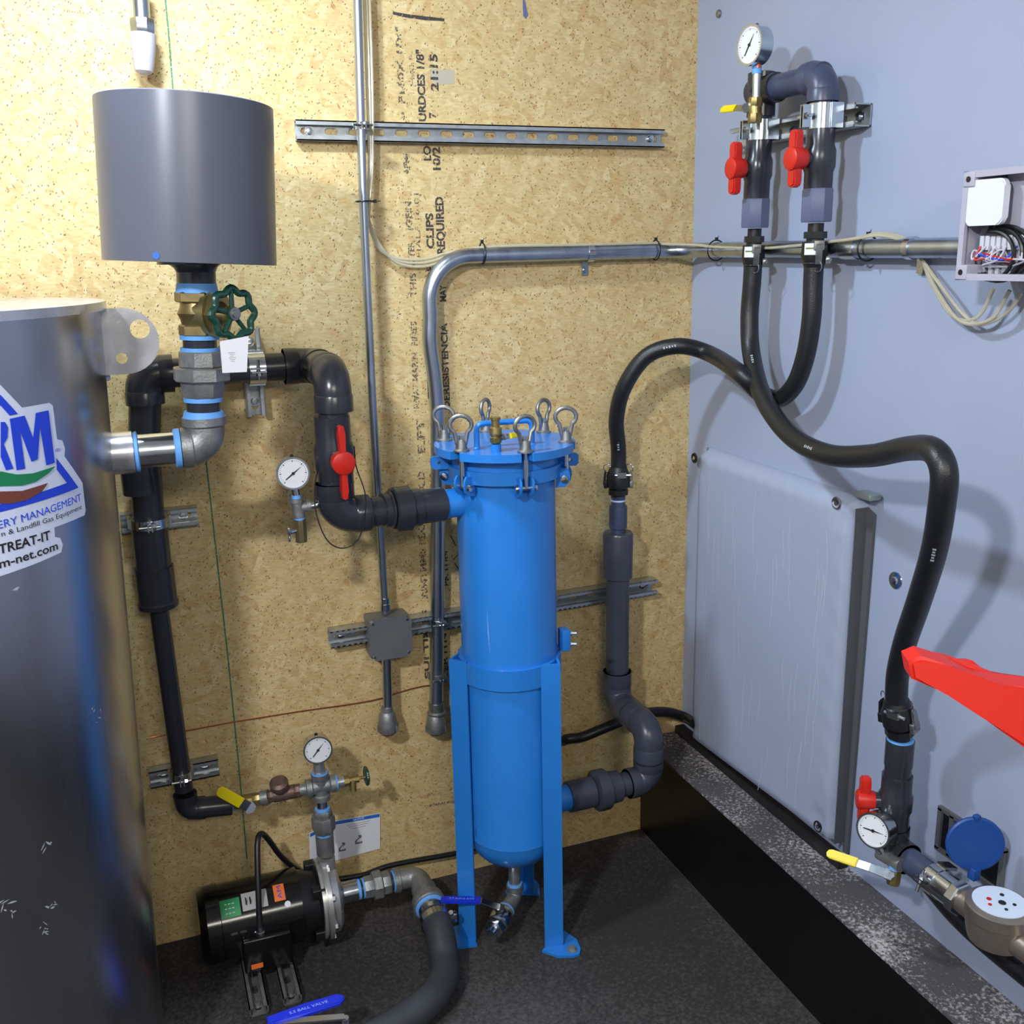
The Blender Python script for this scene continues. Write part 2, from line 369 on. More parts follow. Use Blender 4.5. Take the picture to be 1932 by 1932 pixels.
def gauge(parent, c, nrm, rad, needle=50, th=.028, m=None):
    a = V(nrm).normalized(); c = V(c); _, s, t = frame(a); up = V((0, 0, 1)); up = (up-a*up.dot(a)).normalized(); rt = up.cross(a)
    bm = B(); lathe(bm, c-a*th, a, [(0, rad*.86), (.003, rad*.95), (th*.8, rad*.95), (th*.8, rad), (th+.003, rad), (th+.003, rad*.9), (th, rad*.88)], 36)
    cs = obj('gauge_case', bm, m or CHROME, parent)
    bm = B(); lathe(bm, c+a*.0006, a, [(0, rad*.88), (.0004, rad*.88)], 36); dl = obj('dial', bm, WHITE, cs, 'white dial with black scale')
    bm = B()
    for k in range(31):
        an = radians(225-9*k); L1 = .1 if k % 5 == 0 else .05
        d = rt*cos(an)+up*sin(an); p = c+a*.0012; q = d.cross(a)
        w_ = .0009 if k % 5 == 0 else .0005
        bm.faces.new([bm.verts.new(x) for x in (p+d*rad*.8-q*w_, p+d*rad*.8+q*w_, p+d*rad*(.8-L1)+q*w_, p+d*rad*(.8-L1)-q*w_)])
    obj('scale_marks', bm, DARK, cs)
    an = radians(needle); d = rt*cos(an)+up*sin(an); q = d.cross(a); bm = B()
    slab(bm, [c+a*.002+d*rad*.6, c+a*.002+q*.0013, c+a*.002-d*rad*.58+q*.0008, c+a*.002-d*rad*.58-q*.0008, c+a*.002-q*.0013], a, .0008)
    lathe(bm, c+a*.0015, a, [(0, .003), (.002, .003)], 12); obj('needle', bm, DARK, cs)
    bm = B(); lathe(bm, c+up*(rad*.93)-a*th*.5, up, [(0, .004), (.003, .004), (.005, .002)], 10); obj('fill_plug', bm, BLK, cs)
    return cs
def pvc_elbow(bm, p, d0, d1, r, leg=.05, bend=.03):
    """elbow at corner p whose legs run towards d0 and d1; socket rings at the ends"""
    p = V(p); d0 = V(d0).normalized(); d1 = V(d1).normalized()
    tube(bm, fillet([p+d0*leg, p, p+d1*leg], bend, 10), r, 28)
    for d in (d0, d1): lathe(bm, p+d*leg*1.0, -d, [(0, r*1.0), (0, r*1.04), (leg*.42, r*1.04), (leg*.42+.003, r)], 28)
    return bm
def pvc_valve(parent, c, axis, stem, r, L_=.12, hub=.022, hl=.05, hw=.02, name='valve_body', hm=None, gap=.0):
    a = V(axis).normalized(); s = V(stem).normalized(); c = V(c); bm = B()
    lathe(bm, c-a*L_/2, a, [(0, r), (L_*.30, r), (L_*.38, r*1.13), (L_*.62, r*1.13), (L_*.70, r), (L_, r)], 28)
    cyl(bm, c, c+s*(r*1.13+.010), r*.55, seg=20)
    vb = obj(name, bm, PVC if hm is None else hm, parent)
    q = a.cross(s).normalized(); hc = c+s*(r*1.13+.012+gap); bm = B()
    lathe(bm, hc-s*.006, s, [(0, hub*.85), (.003, hub*.9), (.026, hub), (.031, hub*.95), (.033, hub*.8)], 28)
    pts = [(-hl, -hw*.36), (-hl-.003, 0), (-hl, hw*.36), (-hl*.8, hw*.45), (-hub*.5, hw*.32), (hub*.5, hw*.32), (hl*.8, hw*.45), (hl, hw*.36), (hl+.003, 0), (hl, -hw*.36), (hl*.8, -hw*.45), (hub*.5, -hw*.32), (-hub*.5, -hw*.32), (-hl*.8, -hw*.45)]
    slab(bm, [hc+a*x+q*y+s*.003 for x, y in pts], s, .019, .003)
    obj('handle', bm, RED, vb, 'red plastic valve handle'); return vb
def lever(parent, p, axis, d, L_, w, m, off=.0, sleeve=.62, name='lever'):
    """flat steel lever from stem p towards d with a vinyl sleeve"""
    s = V(axis).normalized(); d = V(d).normalized(); q = s.cross(d).normalized(); p = V(p); bm = B()
    lathe(bm, p-s*.004, s, [(0, w*.5), (.004, w*.5), (.004, w*.62), (.010, w*.62)], 6)
    e = p+d*L_*.3+s*off
    slab(bm, [p+q*w*.5-d*w*.4, p-q*w*.5-d*w*.4, e-q*w*.42, e+q*w*.42], s, .003)
    slab(bm, [e+q*w*.42, e-q*w*.42, e-q*w*.42+d*L_*.2, e+q*w*.42+d*L_*.2], s, .003)
    g = obj(name, bm, CHROME, parent)
    bm = B(); f = L_*sleeve; st = p+d*(L_-f)+s*(off+.0015)
    pts = [(0, -w*.5), (f-w*.5, -w*.5), (f-w*.15, -w*.36), (f, 0), (f-w*.15, w*.36), (f-w*.5, w*.5), (0, w*.5)]
    slab(bm, [st+d*x+q*y-s*.003 for x, y in pts], s, .008, .0015)
    obj('sleeve', bm, m, g, 'vinyl grip sleeve'); return g, st, d, q, s, f
def camlock(parent, top, down, r, side, sticker=None, label=None):
    """cam-and-groove coupling; body from top along down, ears with levers on both sides, hose clamp at end"""
    d = V(down).normalized(); s = V(side).normalized(); p = V(top); q = d.cross(s).normalized(); bm = B()
    lathe(bm, p, d, [(0, r*.72), (.016, r*.72)], 24)
    lathe(bm, p+d*.016, d, [(0, r*1.05), (.013, r*1.05)], 8)
    lathe(bm, p+d*.029, d, [(0, r*.8), (.006, r*.8), (.006, r*1.15), (.034, r*1.2), (.048, r*1.0), (.058, r*.85)], 28)
    body = obj('coupling_body', bm, BLK, parent)
    for sg in (-1, 1):
        b = B(); c = p+d*.042+s*(sg*r*1.3)
        box(b, c, (.018, r*.35, r*.9), (d, s, q), .001)
        slab(b, [c+d*x+s*(sg*y)-q*.006 for x, y in ((-.008, 0), (.0, .006), (.03, .003), (.036, -.001), (.03, -.002), (0, 0))], q, .012)
        obj('cam_arm', b, BLK if sg < 0 else STEEL, body)
        b = B(); ring(b, p+d*.082+s*(sg*r*1.12), s*.5+q*.8, .0105, .0011, 18, 6); obj('pull_ring', b, CHROME, body)
    b = B(); lathe(b, p+d*.064, d, [(0, r*.95), (0, r*1.02), (.012, r*1.02), (.012, r*.95)], 28); box(b, p+d*.07+q*(-r*1.05)+s*r*.3, (.014, .022, .01), (d, s, q))
    cyl(b, p+d*.07-q*r*1.1-s*r*.4, p+d*.07-q*r*1.1+s*r*1.2, .0035, seg=10); obj('hose_clamp', b, CHROME, body)
    if sticker:
        b = B(); sd = V(sticker).normalized(); rr = r*1.22
        e = d.cross(sd).normalized()
        pr = None; rows = []
        for k in range(7):
            an = radians(-32+64*k/6); dd = sd*cos(an)+e*sin(an)
            rows.append((b.verts.new(p+d*.038+dd*rr), b.verts.new(p+d*.060+dd*rr)))
        for A, C in zip(rows[:-1], rows[1:]): b.faces.new((A[0], C[0], C[1], A[1]))
        st = obj('sticker', b, WHITE, body, 'white sticker with green lettering line')
        b = B(); rows = []
        for k in range(7):
            an = radians(-24+48*k/6); dd = sd*cos(an)+e*sin(an)
            rows.append((b.verts.new(p+d*.046+dd*(rr+.0004)), b.verts.new(p+d*.049+dd*(rr+.0004))))
        for A, C in zip(rows[:-1], rows[1:]): b.faces.new((A[0], C[0], C[1], A[1]))
        obj('lettering', b, mat('olive_print', (120, 130, 60)), body)
    return body
def hexnut(bm, p, axis, r, L_, seg=6): return lathe(bm, p, axis, [(0, r*.94), (L_*.12, r), (L_*.88, r), (L_, r*.94)], seg, phase=.3)
def tie(c, axis, r, label, tail=(0, 0, 1)):
    bm = B(); ring(bm, c, axis, r, .0018, 24, 6); t = V(tail).normalized(); box(bm, V(c)+t*(r+.003), (.006, .006, .007)); cyl(bm, V(c)+t*(r+.003), V(c)+t*(r+.010)+V((.006, 0, 0)), .0008, seg=5)
    return tag(obj('cable_tie', bm, BLK), label, 'cable tie', 'black cable ties on the conduits')

# ================================================================== THE ROOM
ZC = 2.46; XL, YF = -1.35, -4.0; LZ = .287; LX = 1.232
bm = B(); slab(bm, [(XL, 0, -.02), (XR+.05, 0, -.02), (XR+.05, 0, ZC), (XL, 0, ZC)], (0, 1, 0), .02); wall_back = struct('wall_back', bm, OSB)
bm = B(); slab(bm, [(XR, YF, 0), (XR, .0, 0), (XR, 0, ZC), (XR, YF, ZC)], (1, 0, 0), .02)
wall_right = struct('wall_right', bm, WALLG)
bm = B(); slab(bm, [(XL, YF, 0), (XL, 0, 0), (XL, 0, ZC), (XL, YF, ZC)], (-1, 0, 0), .02); struct('wall_left', bm, CEIL)
bm = B(); slab(bm, [(XL, YF, 0), (XR, YF, 0), (XR, YF, ZC), (XL, YF, ZC)], (0, -1, 0), .02); struct('wall_front', bm, CEIL)
bm = B(); slab(bm, [(XL, YF, ZC), (XR, YF, ZC), (XR, 0, ZC), (XL, 0, ZC)], (0, 0, 1), .02); struct('ceiling', bm, CEIL)
bm = B(); slab(bm, [(XL, YF, -.02), (LX, YF, -.02), (LX, 0, -.02), (XL, 0, -.02)], (0, 0, 1), .02); struct('floor', bm, MATM)
bm = B(); box(bm, ((LX+XR)/2, YF/2, LZ/2-.002), (XR-LX, -YF, LZ-.006)); kerb = struct('trim_1', bm, KERB)
bm = B(); box(bm, ((LX+XR)/2-.0005, YF/2, LZ-.0025), (XR-LX+.002, -YF-.002, .005)); obj('ledge_top', bm, LEDGE, kerb, 'speckled tar-coated top of the kerb')
# corner strip and base angle below the padded cover
bm = B(); slab(bm, [(XR-.028, -.01, LZ), (XR-.028, -.72, LZ), (XR-.028, -.72, LZ+.022), (XR-.028, -.01, LZ+.022)], (1, 0, 0), .026); struct('trim_2', bm, mat('sooty_angle', (48, 44, 44), .5, .4, var=.3))

# stamped writing on the board
def stamp(s, x, y0, y1, wpx, m=INK, bold=.035):
    p0 = W(x+wpx/2+ (y0-y1)*.0, y0, .0006); p1 = W(x+wpx/2-(y0-y1)*.045, y1, .0006); p1.x = p0.x
    return text_obj('stamped_writing', s, p0, p1, RP(wpx, p0)*2, (0, -1, 0), m, wall_back, bold)
stamp('10/2', 824, 321, 277, 14); stamp('7', 816, 223, 212, 13); stamp('21:15', 820, 172, 102, 14)
stamp('LO', 806, 303, 275, 14); stamp('URDCES 1/8"', 797, 229, 94, 14)
stamp('F160X 1/X"', 758, 195, 50, 12, INKF); stamp('HALF-', 778, 162, 95, 9, INKF, .0); stamp('APMI', 768, 331, 290, 12, INKF); stamp('P', 762, 224, 212, 10, INKF)
stamp('REQUIRED', 832, 479, 371, 15); stamp('CLIPS', 812, 469, 402, 14)
stamp('IGEIN', 772, 434, 380, 12, INKF); stamp('TER', 776, 486, 455, 12, INKF); stamp('THIS', 780, 561, 515, 12, INKF); stamp('HALF 16 01', 790, 485, 365, 9, INKF, 0)
stamp('DE', 812, 530, 500, 13); stamp('MAY', 836, 569, 537, 12); stamp('DERESISTENCIA', 843, 772, 609, 12)
stamp('RIVAT MARIN', 786, 770, 665, 11, INKF); stamp('FINES', 782, 652, 606, 11, INKF)
stamp('E.FT', 795, 855, 790, 14, INKF); stamp('K.D', 796, 925, 888, 12, INKF); stamp('AIMTMMS PIX.', 801, 1130, 990, 12, INKF); stamp('BIO', 847, 960, 930, 12)
stamp('X.2', 815, 920, 890, 8, INKF); stamp('PK ITIN', 842, 1105, 1040, 8); stamp('SUI TIMES', 806, 1280, 1150, 9); stamp('TER ITN', 841, 1280, 1195, 9)
bm = B(); P = [W(741, 22), W(770, 27), W(838, 35), W(838, 40), W(800, 38), W(765, 33), W(741, 27)]
slab(bm, [p-V((0, .0004, 0)) for p in P], (0, -1, 0), .0003); obj('ink_smear', bm, INK, wall_back)
bm = B(); slab(bm, [p+V((0, .0001, 0)) for p in (W(813, 131), W(857, 132), W(857, 158), W(822, 160), W(813, 148))], (0, -1, 0), .0004); obj('tape_patch', bm, mat('grey_tape', (176, 168, 148), .6), wall_back)
bm = B(); slab(bm, [p-V((0, .0003, 0)) for p in (W(986, 0), W(990, 0), W(996, 28), W(992, 36), W(987, 30))], (0, -1, 0), .0004); obj('paint_drip', bm, mat('slate_drip', (96, 104, 150), .5), wall_back)
bm = B(); lathe(bm, W(780, 497, .0), (0, -1, 0), [(0, .006), (.0005, .006)], 4, phase=.4); obj('ink_diamond', bm, INK, wall_back)
bm = B(); P = [W(804, 622), W(806, 690), W(808, 752)]; tube(bm, [p-V((0, .0005, 0)) for p in P], .0012, 5); obj('ink_line', bm, INK, wall_back)
bm = B()
for a_, b_ in (((855, 1056), (866, 1044)), ((866, 1044), (872, 1034)), ((858, 1062), (872, 1085)), ((850, 1010), (860, 1030))): tube(bm, [W(*a_)-V((0, .0004, 0)), W(*b_)-V((0, .0004, 0))], .0012, 5)
obj('ink_scrawl', bm, INK, wall_back)
CHP = [(310, -20), (318, 60), (327, 180), (350, 420), (390, 880), (412, 1080), (430, 1240), (450, 1440), (466, 1620)]
bm = B(); pts = [W(*p) for p in CHP]; vs = [(bm.verts.new(p+V((-.0016, -.0005, 0))), bm.verts.new(p+V((.0016, -.0005, 0)))) for p in pts]
for a_, b_ in zip(vs[:-1], vs[1:]): bm.faces.new((a_[0], b_[0], b_[1], a_[1]))
obj('chalk_line', bm, CHALK, wall_back, 'green snapped chalk line')
bm = B(); stampt = text_obj('stamped_writing', 'SORRAL P GREY', W(810, 1522, .0006), W(872, 1512, .0006), .007, (0, -1, 0), INK, wall_back); bm.free()

# ================================================================== STRUT CHANNELS AND CONDUIT ON THE BACK WALL
XA = V((1, 0, 0)); YA = V((0, 1, 0)); ZA = V((0, 0, 1))
def xline(a, b, d):
    p0 = W(*a, d); p1 = W(*b, d); return p0, p1
p0, p1 = xline((556, 247), (1246, 263), .001); strut('strut_channel', p0, p1, -YA, 'long slotted steel strut channel high on the board wall')
p0, p1 = xline((619, 1199), (1229, 1100), .001); strut('strut_channel', p0, p1, -YA, 'long strut channel crossing behind the blue filter housing', depth=.035)
p0, p1 = xline((228, 984), (372, 968), .001); strut('strut_channel', p0, p1, -YA, 'short strut channel behind the left dark pipe at tank sticker height', depth=.03)
p0, p1 = xline((282, 1462), (411, 1437), .001); strut('strut_channel', p0, p1, -YA, 'short shiny strut channel behind the foot of the thin left pipe', depth=.03)
p0 = W(482, 782, .001); p1 = W(476, 618, .001); p1.x = p0.x; strut('strut_channel', p0, p1, -YA, 'short upright strut channel right of the green handwheel', depth=.03)

# thin conduit with junction box
dC = .048
def poly(pts, d): return [W(x, y, d) for x, y in pts]
bm = B(); tube(bm, spline(poly([(674, -30), (680, 200), (687, 420), (703, 760), (713, 930), (727, 1158)], dC), 6), .0092, 16)
t = thing('conduit', W(727, 1158, dC), 'thin upright metal conduit from the ceiling down to the grey junction box', 'conduit'); obj('pipe', bm, CONDUIT, t)
bm = B(); lathe(bm, W(726, 1128, dC), W(727, 1160, dC)-W(726, 1128, dC), [(0, .0115), (.014, .0115), (.014, .013), (.03, .013)], 16); obj('connector', bm, CHROME, t)
g = clampband(t, W(681, 238, dC), ZA, .0092, -YA, w=.014, name='strap')
c = W(733, 1198, .05)
t = thing('junction_box', c, 'square grey junction box on the lower strut channel', 'electrical box')
bm = B(); box(bm, c+V((0, .012, 0)), (.098, .062, .098), bev=.004); obj('box_body', bm, DGREY, t)
bm = B(); box(bm, c+V((0, -.022, 0)), (.104, .005, .104)); bmesh.ops.bevel(bm, geom=[e for e in bm.edges if abs((e.verts[0].co-e.verts[1].co).y) > .003], offset=.012, segments=4, affect='EDGES'); cv = obj('cover', bm, DGREY, t)
for dx, dz in ((-.042, -.042), (.042, .042), (-.042, .042), (.042, -.042)):
    bm = B(); lathe(bm, c+V((dx, -.0245, dz)), -YA, [(0, .004), (.002, .0035)], 10); obj('screw', bm, CHROME, cv)
def hub_fitting(bm, p, r):      # bell shaped sealing hub hanging at p
    lathe(bm, p+ZA*.055, -ZA, [(0, r*.58), (.012, r*.6), (.018, r*.8), (.036, r*.92), (.046, r*1.0), (.062, r*1.0), (.066, r*.92)], 24)
    for k in range(8): a_ = 2*pi*k/8; box(bm, p+ZA*.0+V((cos(a_)*r, sin(a_)*r, 0)), (.004, .004, .016))
t = thing('conduit', W(735, 1375, .05), 'short conduit hanging below the junction box with a bell fitting', 'conduit')
bm = B(); cyl(bm, W(729, 1236, .05), W(732, 1350, .05), .0112); obj('pipe', bm, CONDUIT, t)
bm = B(); hub_fitting(bm, W(732, 1372, .05), .0245); obj('sealing_hub', bm, GALVD, t)
bm = B(); lathe(bm, W(732, 1372, .05)-ZA*.011, -ZA, [(0, .0205), (.004, .019), (.005, 0)], 24); obj('red_plug', bm, mat('red_plug', (120, 30, 26), .4), t, 'dark red plug')

# big bent conduit
dB = .03; rB = .0175
cor = .075
pts = poly([(823, 1330), (826, 1050), (826, 820), (822, 730), (812, 650), (812, 600)], dB)
pz = W(1100, 478, dB).z
pa = pts[:-1]
Pc = W(812, 478, dB); Pc.z = pz
P1 = V((XR-dB, -dB, pz)); P2 = R(1830, 470, .03); P2.z = pz-.003
bend = fillet([pts[-1], V((pts[-1].x, -dB, pz)), V((XR-dB, -dB, pz+.002)), P2], [.10, .09], 14)
path_c = spline(pts, 6)[:-1]+bend
t = thing('conduit', pts[0], 'thick bent conduit rising behind the filter and running along both walls', 'conduit')
bm = B(); tube(bm, path_c, rB, 20); obj('pipe', bm, CONDUIT, t)
bm = B(); cc = V((XR-.03, R(1608, 468, .03).y, pz-.001)); cyl(bm, cc+YA*.022, cc-YA*.022, rB+.0035, seg=20); obj('coupling', bm, CHROME, t)
for px, py in ((1112, 478),):
    bm = B(); c = W(px, py, dB); lathe(bm, c-XA*.008, XA, [(0, rB+.001), (0, rB+.003), (.016, rB+.003), (.016, rB+.001)], 24); box(bm, c+V((0, dB-.003, -.036)), (.016, .003, .032)); lathe(bm, c+V((0, dB-.005, -.04)), -YA, [(0, .006), (.005, .005)], 8)
    obj('one_hole_strap', bm, CHROME, t)
bm = B(); c = V((XR-.03, R(1722, 473, .03).y, pz-.002)); lathe(bm, c-YA*.005, YA, [(0, rB+.001), (0, rB+.003), (.014, rB+.003), (.014, rB+.001)], 24); box(bm, c+V((.02, 0, -.03)), (.003, .016, .03)); obj('one_hole_strap', bm, CHROME, t)
clampband(t, W(827, 1172, dB), ZA, rB, -YA, w=.012)
c = W(823, 1372, dB); bm = B(); lathe(bm, W(823, 1325, dB), -ZA, [(0, .020), (.022, .020), (.026, .024), (.03, .024)], 24); obj('collar', bm, STEEL, t)
bm = B(); hub_fitting(bm, c, .026); obj('sealing_hub', bm, GALVD, t)
bm = B(); lathe(bm, c-ZA*.011, -ZA, [(0, .021), (.004, .019), (.005, 0)], 24); obj('red_plug', bm, MATS['red_plug'], t, 'dark red plug')
clampband(t, W(827, 1275, dB), ZA, rB, -YA, w=.014, m=STEEL)

tie(W(688, 380, dC-.006), ZA, .019, 'black cable tie round the thin upright conduit and clear tubes', tail=(1, -.2, 0))
tie(W(910, 478, dB), XA, rB+.006, 'cable tie just after the bend of the thick conduit')
tie(W(1237, 472, dB), XA, rB+.006, 'cable tie on the thick conduit just left of the room corner')
tie(V((XR-.03, R(1351, 482, .03).y, pz)), YA, rB+.006, 'cable tie on the conduit left of the two black hoses')
tie(V((XR-.03, R(1637, 470, .03).y, pz-.001)), YA, rB+.006, 'cable tie on the conduit right of the two black hoses')

# clear tubes running along the conduits
for k in range(3):
    o = (k-1)*.0062
    pts = [W(686+k*5, -30, .03), W(692+k*5, 150, .03), W(697+k*3, 300, .03), W(692+k*3, 378, .035), W(699-k*1, 425, .024+k*.004), W(722-k*3, 470+k*0, .022), W(752-k*2, 497-k*5, .018), W(800, 503-k*7, .014), W(850, 488-k*6, .012+.0*k)]
    zt = pz+rB+.002
    pts += [V((W(930, 460, .03).x, -.03-o, zt)), V((W(1100, 460, .03).x, -.034-o, zt)), V((W(1236, 460, .03).x, -.034-o, zt+.001)), V((XR-.11, -.045-o, zt-.002)), V((XR-.052-o, -.11, zt-.006)), R(1351, 466, .045+o), R(1450, 468, .052+o*.6), R(1600, 452, .045+o), R(1660, 440+k*2, .035+o), R(1710, 452+k*3, .03+o*.3), R(1738, 488, .012+k*.003)]
    if k == 0: pts += [R(1760, 540, .02), R(1800, 598, .03), R(1845, 598, .03), R(1875, 545, .03)]
    if k == 1: pts += [R(1766, 545, .025), R(1812, 606, .035), R(1870, 602, .035), R(1905, 548, .035)]
    if k == 2: pts += [R(1772, 535, .03), R(1815, 590, .03), R(1850, 612, .03), R(1900, 590, .03), R(1932, 545, .03)]
    bm = B(); tube(bm, spline(pts, 6), .0032, 8)
    tag(obj('clear_tube', bm, CLEAR), ['left strand of the clear plastic tubes strapped along the conduits', 'middle strand of the clear plastic tubes strapped along the conduits', 'right strand of the clear tubes, hanging lowest below the enclosure'][k], 'tube', 'clear plastic tubes along the conduits')

# copper wire across the board
bm = B(); tube(bm, spline([W(278, 1393, .004), W(420, 1366, .006), W(560, 1343, .003), W(700, 1322, .006), W(820, 1292, .004), W(1000, 1300, .004), W(1064, 1430, .004), W(1090, 1428, .004)][:6], 6), .0016, 6)
tag(obj('copper_wire', bm, COPPER), 'bare copper wire stretched across the lower board wall', 'wire')

# conduit end at top left
t = thing('cable_fitting', W(272, 138, .06), 'metal conduit end with grey sealing sleeve hanging above the grey canister', 'conduit fitting')
a0 = W(263, -40, .06); a1 = W(268, 36, .06); a2 = W(270, 64, .06); a3 = W(272, 140, .06)
bm = B(); cyl(bm, a0, a1, .0155); obj('pipe', bm, CONDUIT, t)
bm = B(); hexnut(bm, a1, a2-a1, .024, (a2-a1).length, 8); obj('lock_nut', bm, CHROME, t)
bm = B(); L_ = (a3-a2).length; lathe(bm, a2, a3-a2, [(0, .024), (L_*.3, .023), (L_*.8, .019), (L_*.93, .017), (L_, .010)], 24); obj('sleeve', bm, mat('pale_grey_sleeve', (176, 172, 182), .5), t)

# ================================================================== STAINLESS TANK
TC = V((-.423, 1.893-D)); TR = .38; TZ = 1.546; SH = .03
def tk(th, z, r=TR): return V((TC.x+r*cos(th)+(z-1.2)*SH, TC.y+r*sin(th), z))
tank = thing('steel_tank', (TC.x, TC.y, 0), 'large brushed stainless steel tank with a blue and white sticker', 'tank')
def tlathe(bm, prof, seg=96):
    rs = [[bm.verts.new(tk(2*pi*i/seg, z, r)) for i in range(seg)] if r > 0 else [bm.verts.new(tk(0, z, 0))] for z, r in prof]
    for A, C in zip(rs[:-1], rs[1:]):
        for i in range(seg):
            j = (i+1) % seg
            if len(C) == 1: bm.faces.new((A[i], A[j], C[0]))
            else: bm.faces.new((A[i], A[j], C[j], C[i]))
bm = B(); tlathe(bm, [(.0, TR), (.4, TR), (.8, TR), (1.1, TR), (TZ-.012, TR)]); obj('tank_shell', bm, TANKM, tank)
bm = B(); tlathe(bm, [(TZ-.014, TR-.01), (TZ-.014, TR+.010), (TZ, TR+.010), (TZ, TR-.0), (TZ, 0)]); obj('tank_lid', bm, LUG, tank)
bm = B(); 
for k in range(34):
    z = TZ-.02-k*.0035; p = tk(radians(3), z, TR+.001); lathe(bm, p-ZA*.003, ZA, [(0, .003), (.002, .006), (.004, .006), (.006, .003)], 8)
obj('weld_seam', bm, mat('weld', (190, 196, 226), .4, .8, bump=.5, bscale=400), tank)
# lifting lug: plate with rounded nose and two holes
lz0, lz1 = W(203, 708, .4).z, W(203, 582, .4).z; lx0 = tk(0, 1.47).x-.004; lx1 = W(301, 645, .4).x; hh = (lz1-lz0)/2; zc = (lz0+lz1)/2
def plate_holes(outer, holes, o, u, v, n, th):
    """polygon with round holes, cut with a boolean-free triangle fill, then thickened"""
    bm = B(); es = []
    for loop in [outer]+holes:
        vs = [bm.verts.new(V(o)+V(u)*x+V(v)*y) for x, y in loop]
        es += [bm.edges.new((vs[i], vs[(i+1) % len(vs)])) for i in range(len(vs))]
    r = bmesh.ops.triangle_fill(bm, use_beauty=True, use_dissolve=False, edges=es)
    fs = [f for f in bm.faces]
    r = bmesh.ops.extrude_face_region(bm, geom=fs); bmesh.ops.translate(bm, verts=[g for g in r['geom'] if isinstance(g, bmesh.types.BMVert)], vec=V(n)*th)
    return bm
def circ(cx, cy, r, n=20): return [(cx+r*cos(2*pi*i/n), cy+r*sin(2*pi*i/n)) for i in range(n)]
o0 = V((lx0, -.40, zc)); ll = lx1-lx0
outer = [(0, -hh), (ll-hh*1.05, -hh)]+[(ll-hh*1.05+hh*1.05*cos(a), hh*sin(a)) for a in [radians(-80+160*k/14) for k in range(15)]]+[(ll-hh*1.05, hh), (0, hh)]
h1 = W(264, 621, .4); h2 = W(230, 676, .4)
bm = plate_holes(outer, [circ(h1.x-lx0, h1.z-zc, .0165), circ(h2.x-lx0, h2.z-zc, .0095)], o0, XA, ZA, YA, .008); lug = obj('lifting_lug', bm, LUG, tank, 'rounded lifting plate with two holes')
# nozzle on the tank
nz = W(225, 855, .4).z
bm = B(); n0 = tk(0, nz).x-.02; rn = .0375; n1 = W(252, 853, .4).x
cyl(bm, (n0, -.40, nz), (n1, -.40, nz), rn, seg=32); obj('nozzle', bm, LUG, tank, 'stub coupling on the side')

random.seed(21)
def tank_scuff(px, py, n, sp):
    bb_ = B()
    for _ in range(n):
        th, z = hit(px+random.uniform(-sp, sp), py+random.uniform(-sp, sp)); a_ = random.uniform(0, 3.1); l_ = random.uniform(.002, .008); w_ = random.uniform(.0006, .002)
        bb_.faces.new([bb_.verts.new(tk(th+(x*cos(a_)-y*sin(a_))/TR, z+x*sin(a_)+y*cos(a_), TR+.0004)) for x, y in ((-l_, 0), (0, -w_), (l_, 0), (0, w_))])
    o = obj('scuff', bb_, mat('pale_scuff', (176, 186, 190), .6), tank, 'pale scuff marks'); o['kind'] = 'stuff'

def hit(px, py):
    r = ray(px, py); c = TC; o = V((CAM.x, CAM.y))
    z = 1.2; 
    for _ in range(4):
        cc = V((c.x+(z-1.2)*SH, c.y)); d = V((r.x, r.y)); oc = o-cc; a = d.dot(d); b = 2*d.dot(oc); cq = oc.dot(oc)-TR*TR
        disc = max(0, b*b-4*a*cq); t_ = (-b-sqrt(disc))/(2*a); P = CAM+r*t_; z = P.z
    return (atan2(P.y-cc.y, P.x-cc.x), P.z)
for sc_a in ((10, 1715, 14, 22), (96, 1705, 6, 9), (80, 1752, 7, 10), (185, 1350, 5, 14), (90, 1600, 4, 10), (30, 1110, 3, 5)): tank_scuff(*sc_a)
def uv(px, py): th, z = hit(px, py); return V((th*TR, z, 0))
def tmap(off): return lambda q: tk(q.x/TR, q.y, TR+off)
def decal(polys, m, off, name, label=None):
    bm = B()
    for pl in polys:
        try: bm.faces.new([bm.verts.new(p) for p in pl])
        except ValueError: pass
    bmesh.ops.triangulate(bm, faces=bm.faces)
    xs = [v.co.x for v in bm.verts]; x = min(xs)+.006
    while x < max(xs):
        bmesh.ops.bisect_plane(bm, geom=bm.verts[:]+bm.edges[:]+bm.faces[:], plane_co=(x, 0, 0), plane_no=(1, 0, 0)); x += .006
    for v in bm.verts: v.co = tmap(off)(v.co)
    return obj(name, bm, m, sticker, label)
sticker = tag(bpy.data.objects.new('sticker', None), 'die-cut company sticker with blue lettering on the stainless tank', 'sticker'); COL.objects.link(sticker); sticker.location = tk(radians(-40), 1.2)
U = lambda *a: [uv(*p) for p in a]
def ux(p, dx): return p+V((dx, 0, 0))
e0 = uv(8, 733); zl = e0.y
base = U((0, 726), (41, 769), (92, 760), (99, 765), (107, 829), (117, 831), (122, 846), (121, 861), (155, 911), (161, 963), (159, 972), (102, 995), (103, 1013), (113, 1015), (118, 1028), (115, 1042), (60, 1066), (0, 1087))
LEFT = -.62*TR*1.55
base += [V((LEFT-.0, base[-1].y-.0, 0)), V((LEFT, base[0].y, 0))]
LE = U((0, 900))[0].x-.05
base[-2].x = LE; base[-1].x = LE; base[-2].y = uv(0, 1087).y; base[-1].y = uv(0, 726).y
decal([base], STICK, .0006, 'sticker_backing')
tri_in = lambda a, b: None
decal([U((0, 745), (33, 781), (17, 784), (0, 765))+[V((LE, uv(0, 765).y, 0)), V((LE, uv(0, 745).y, 0))]], BLUEL, .0012, 'triangle_upper_bar')
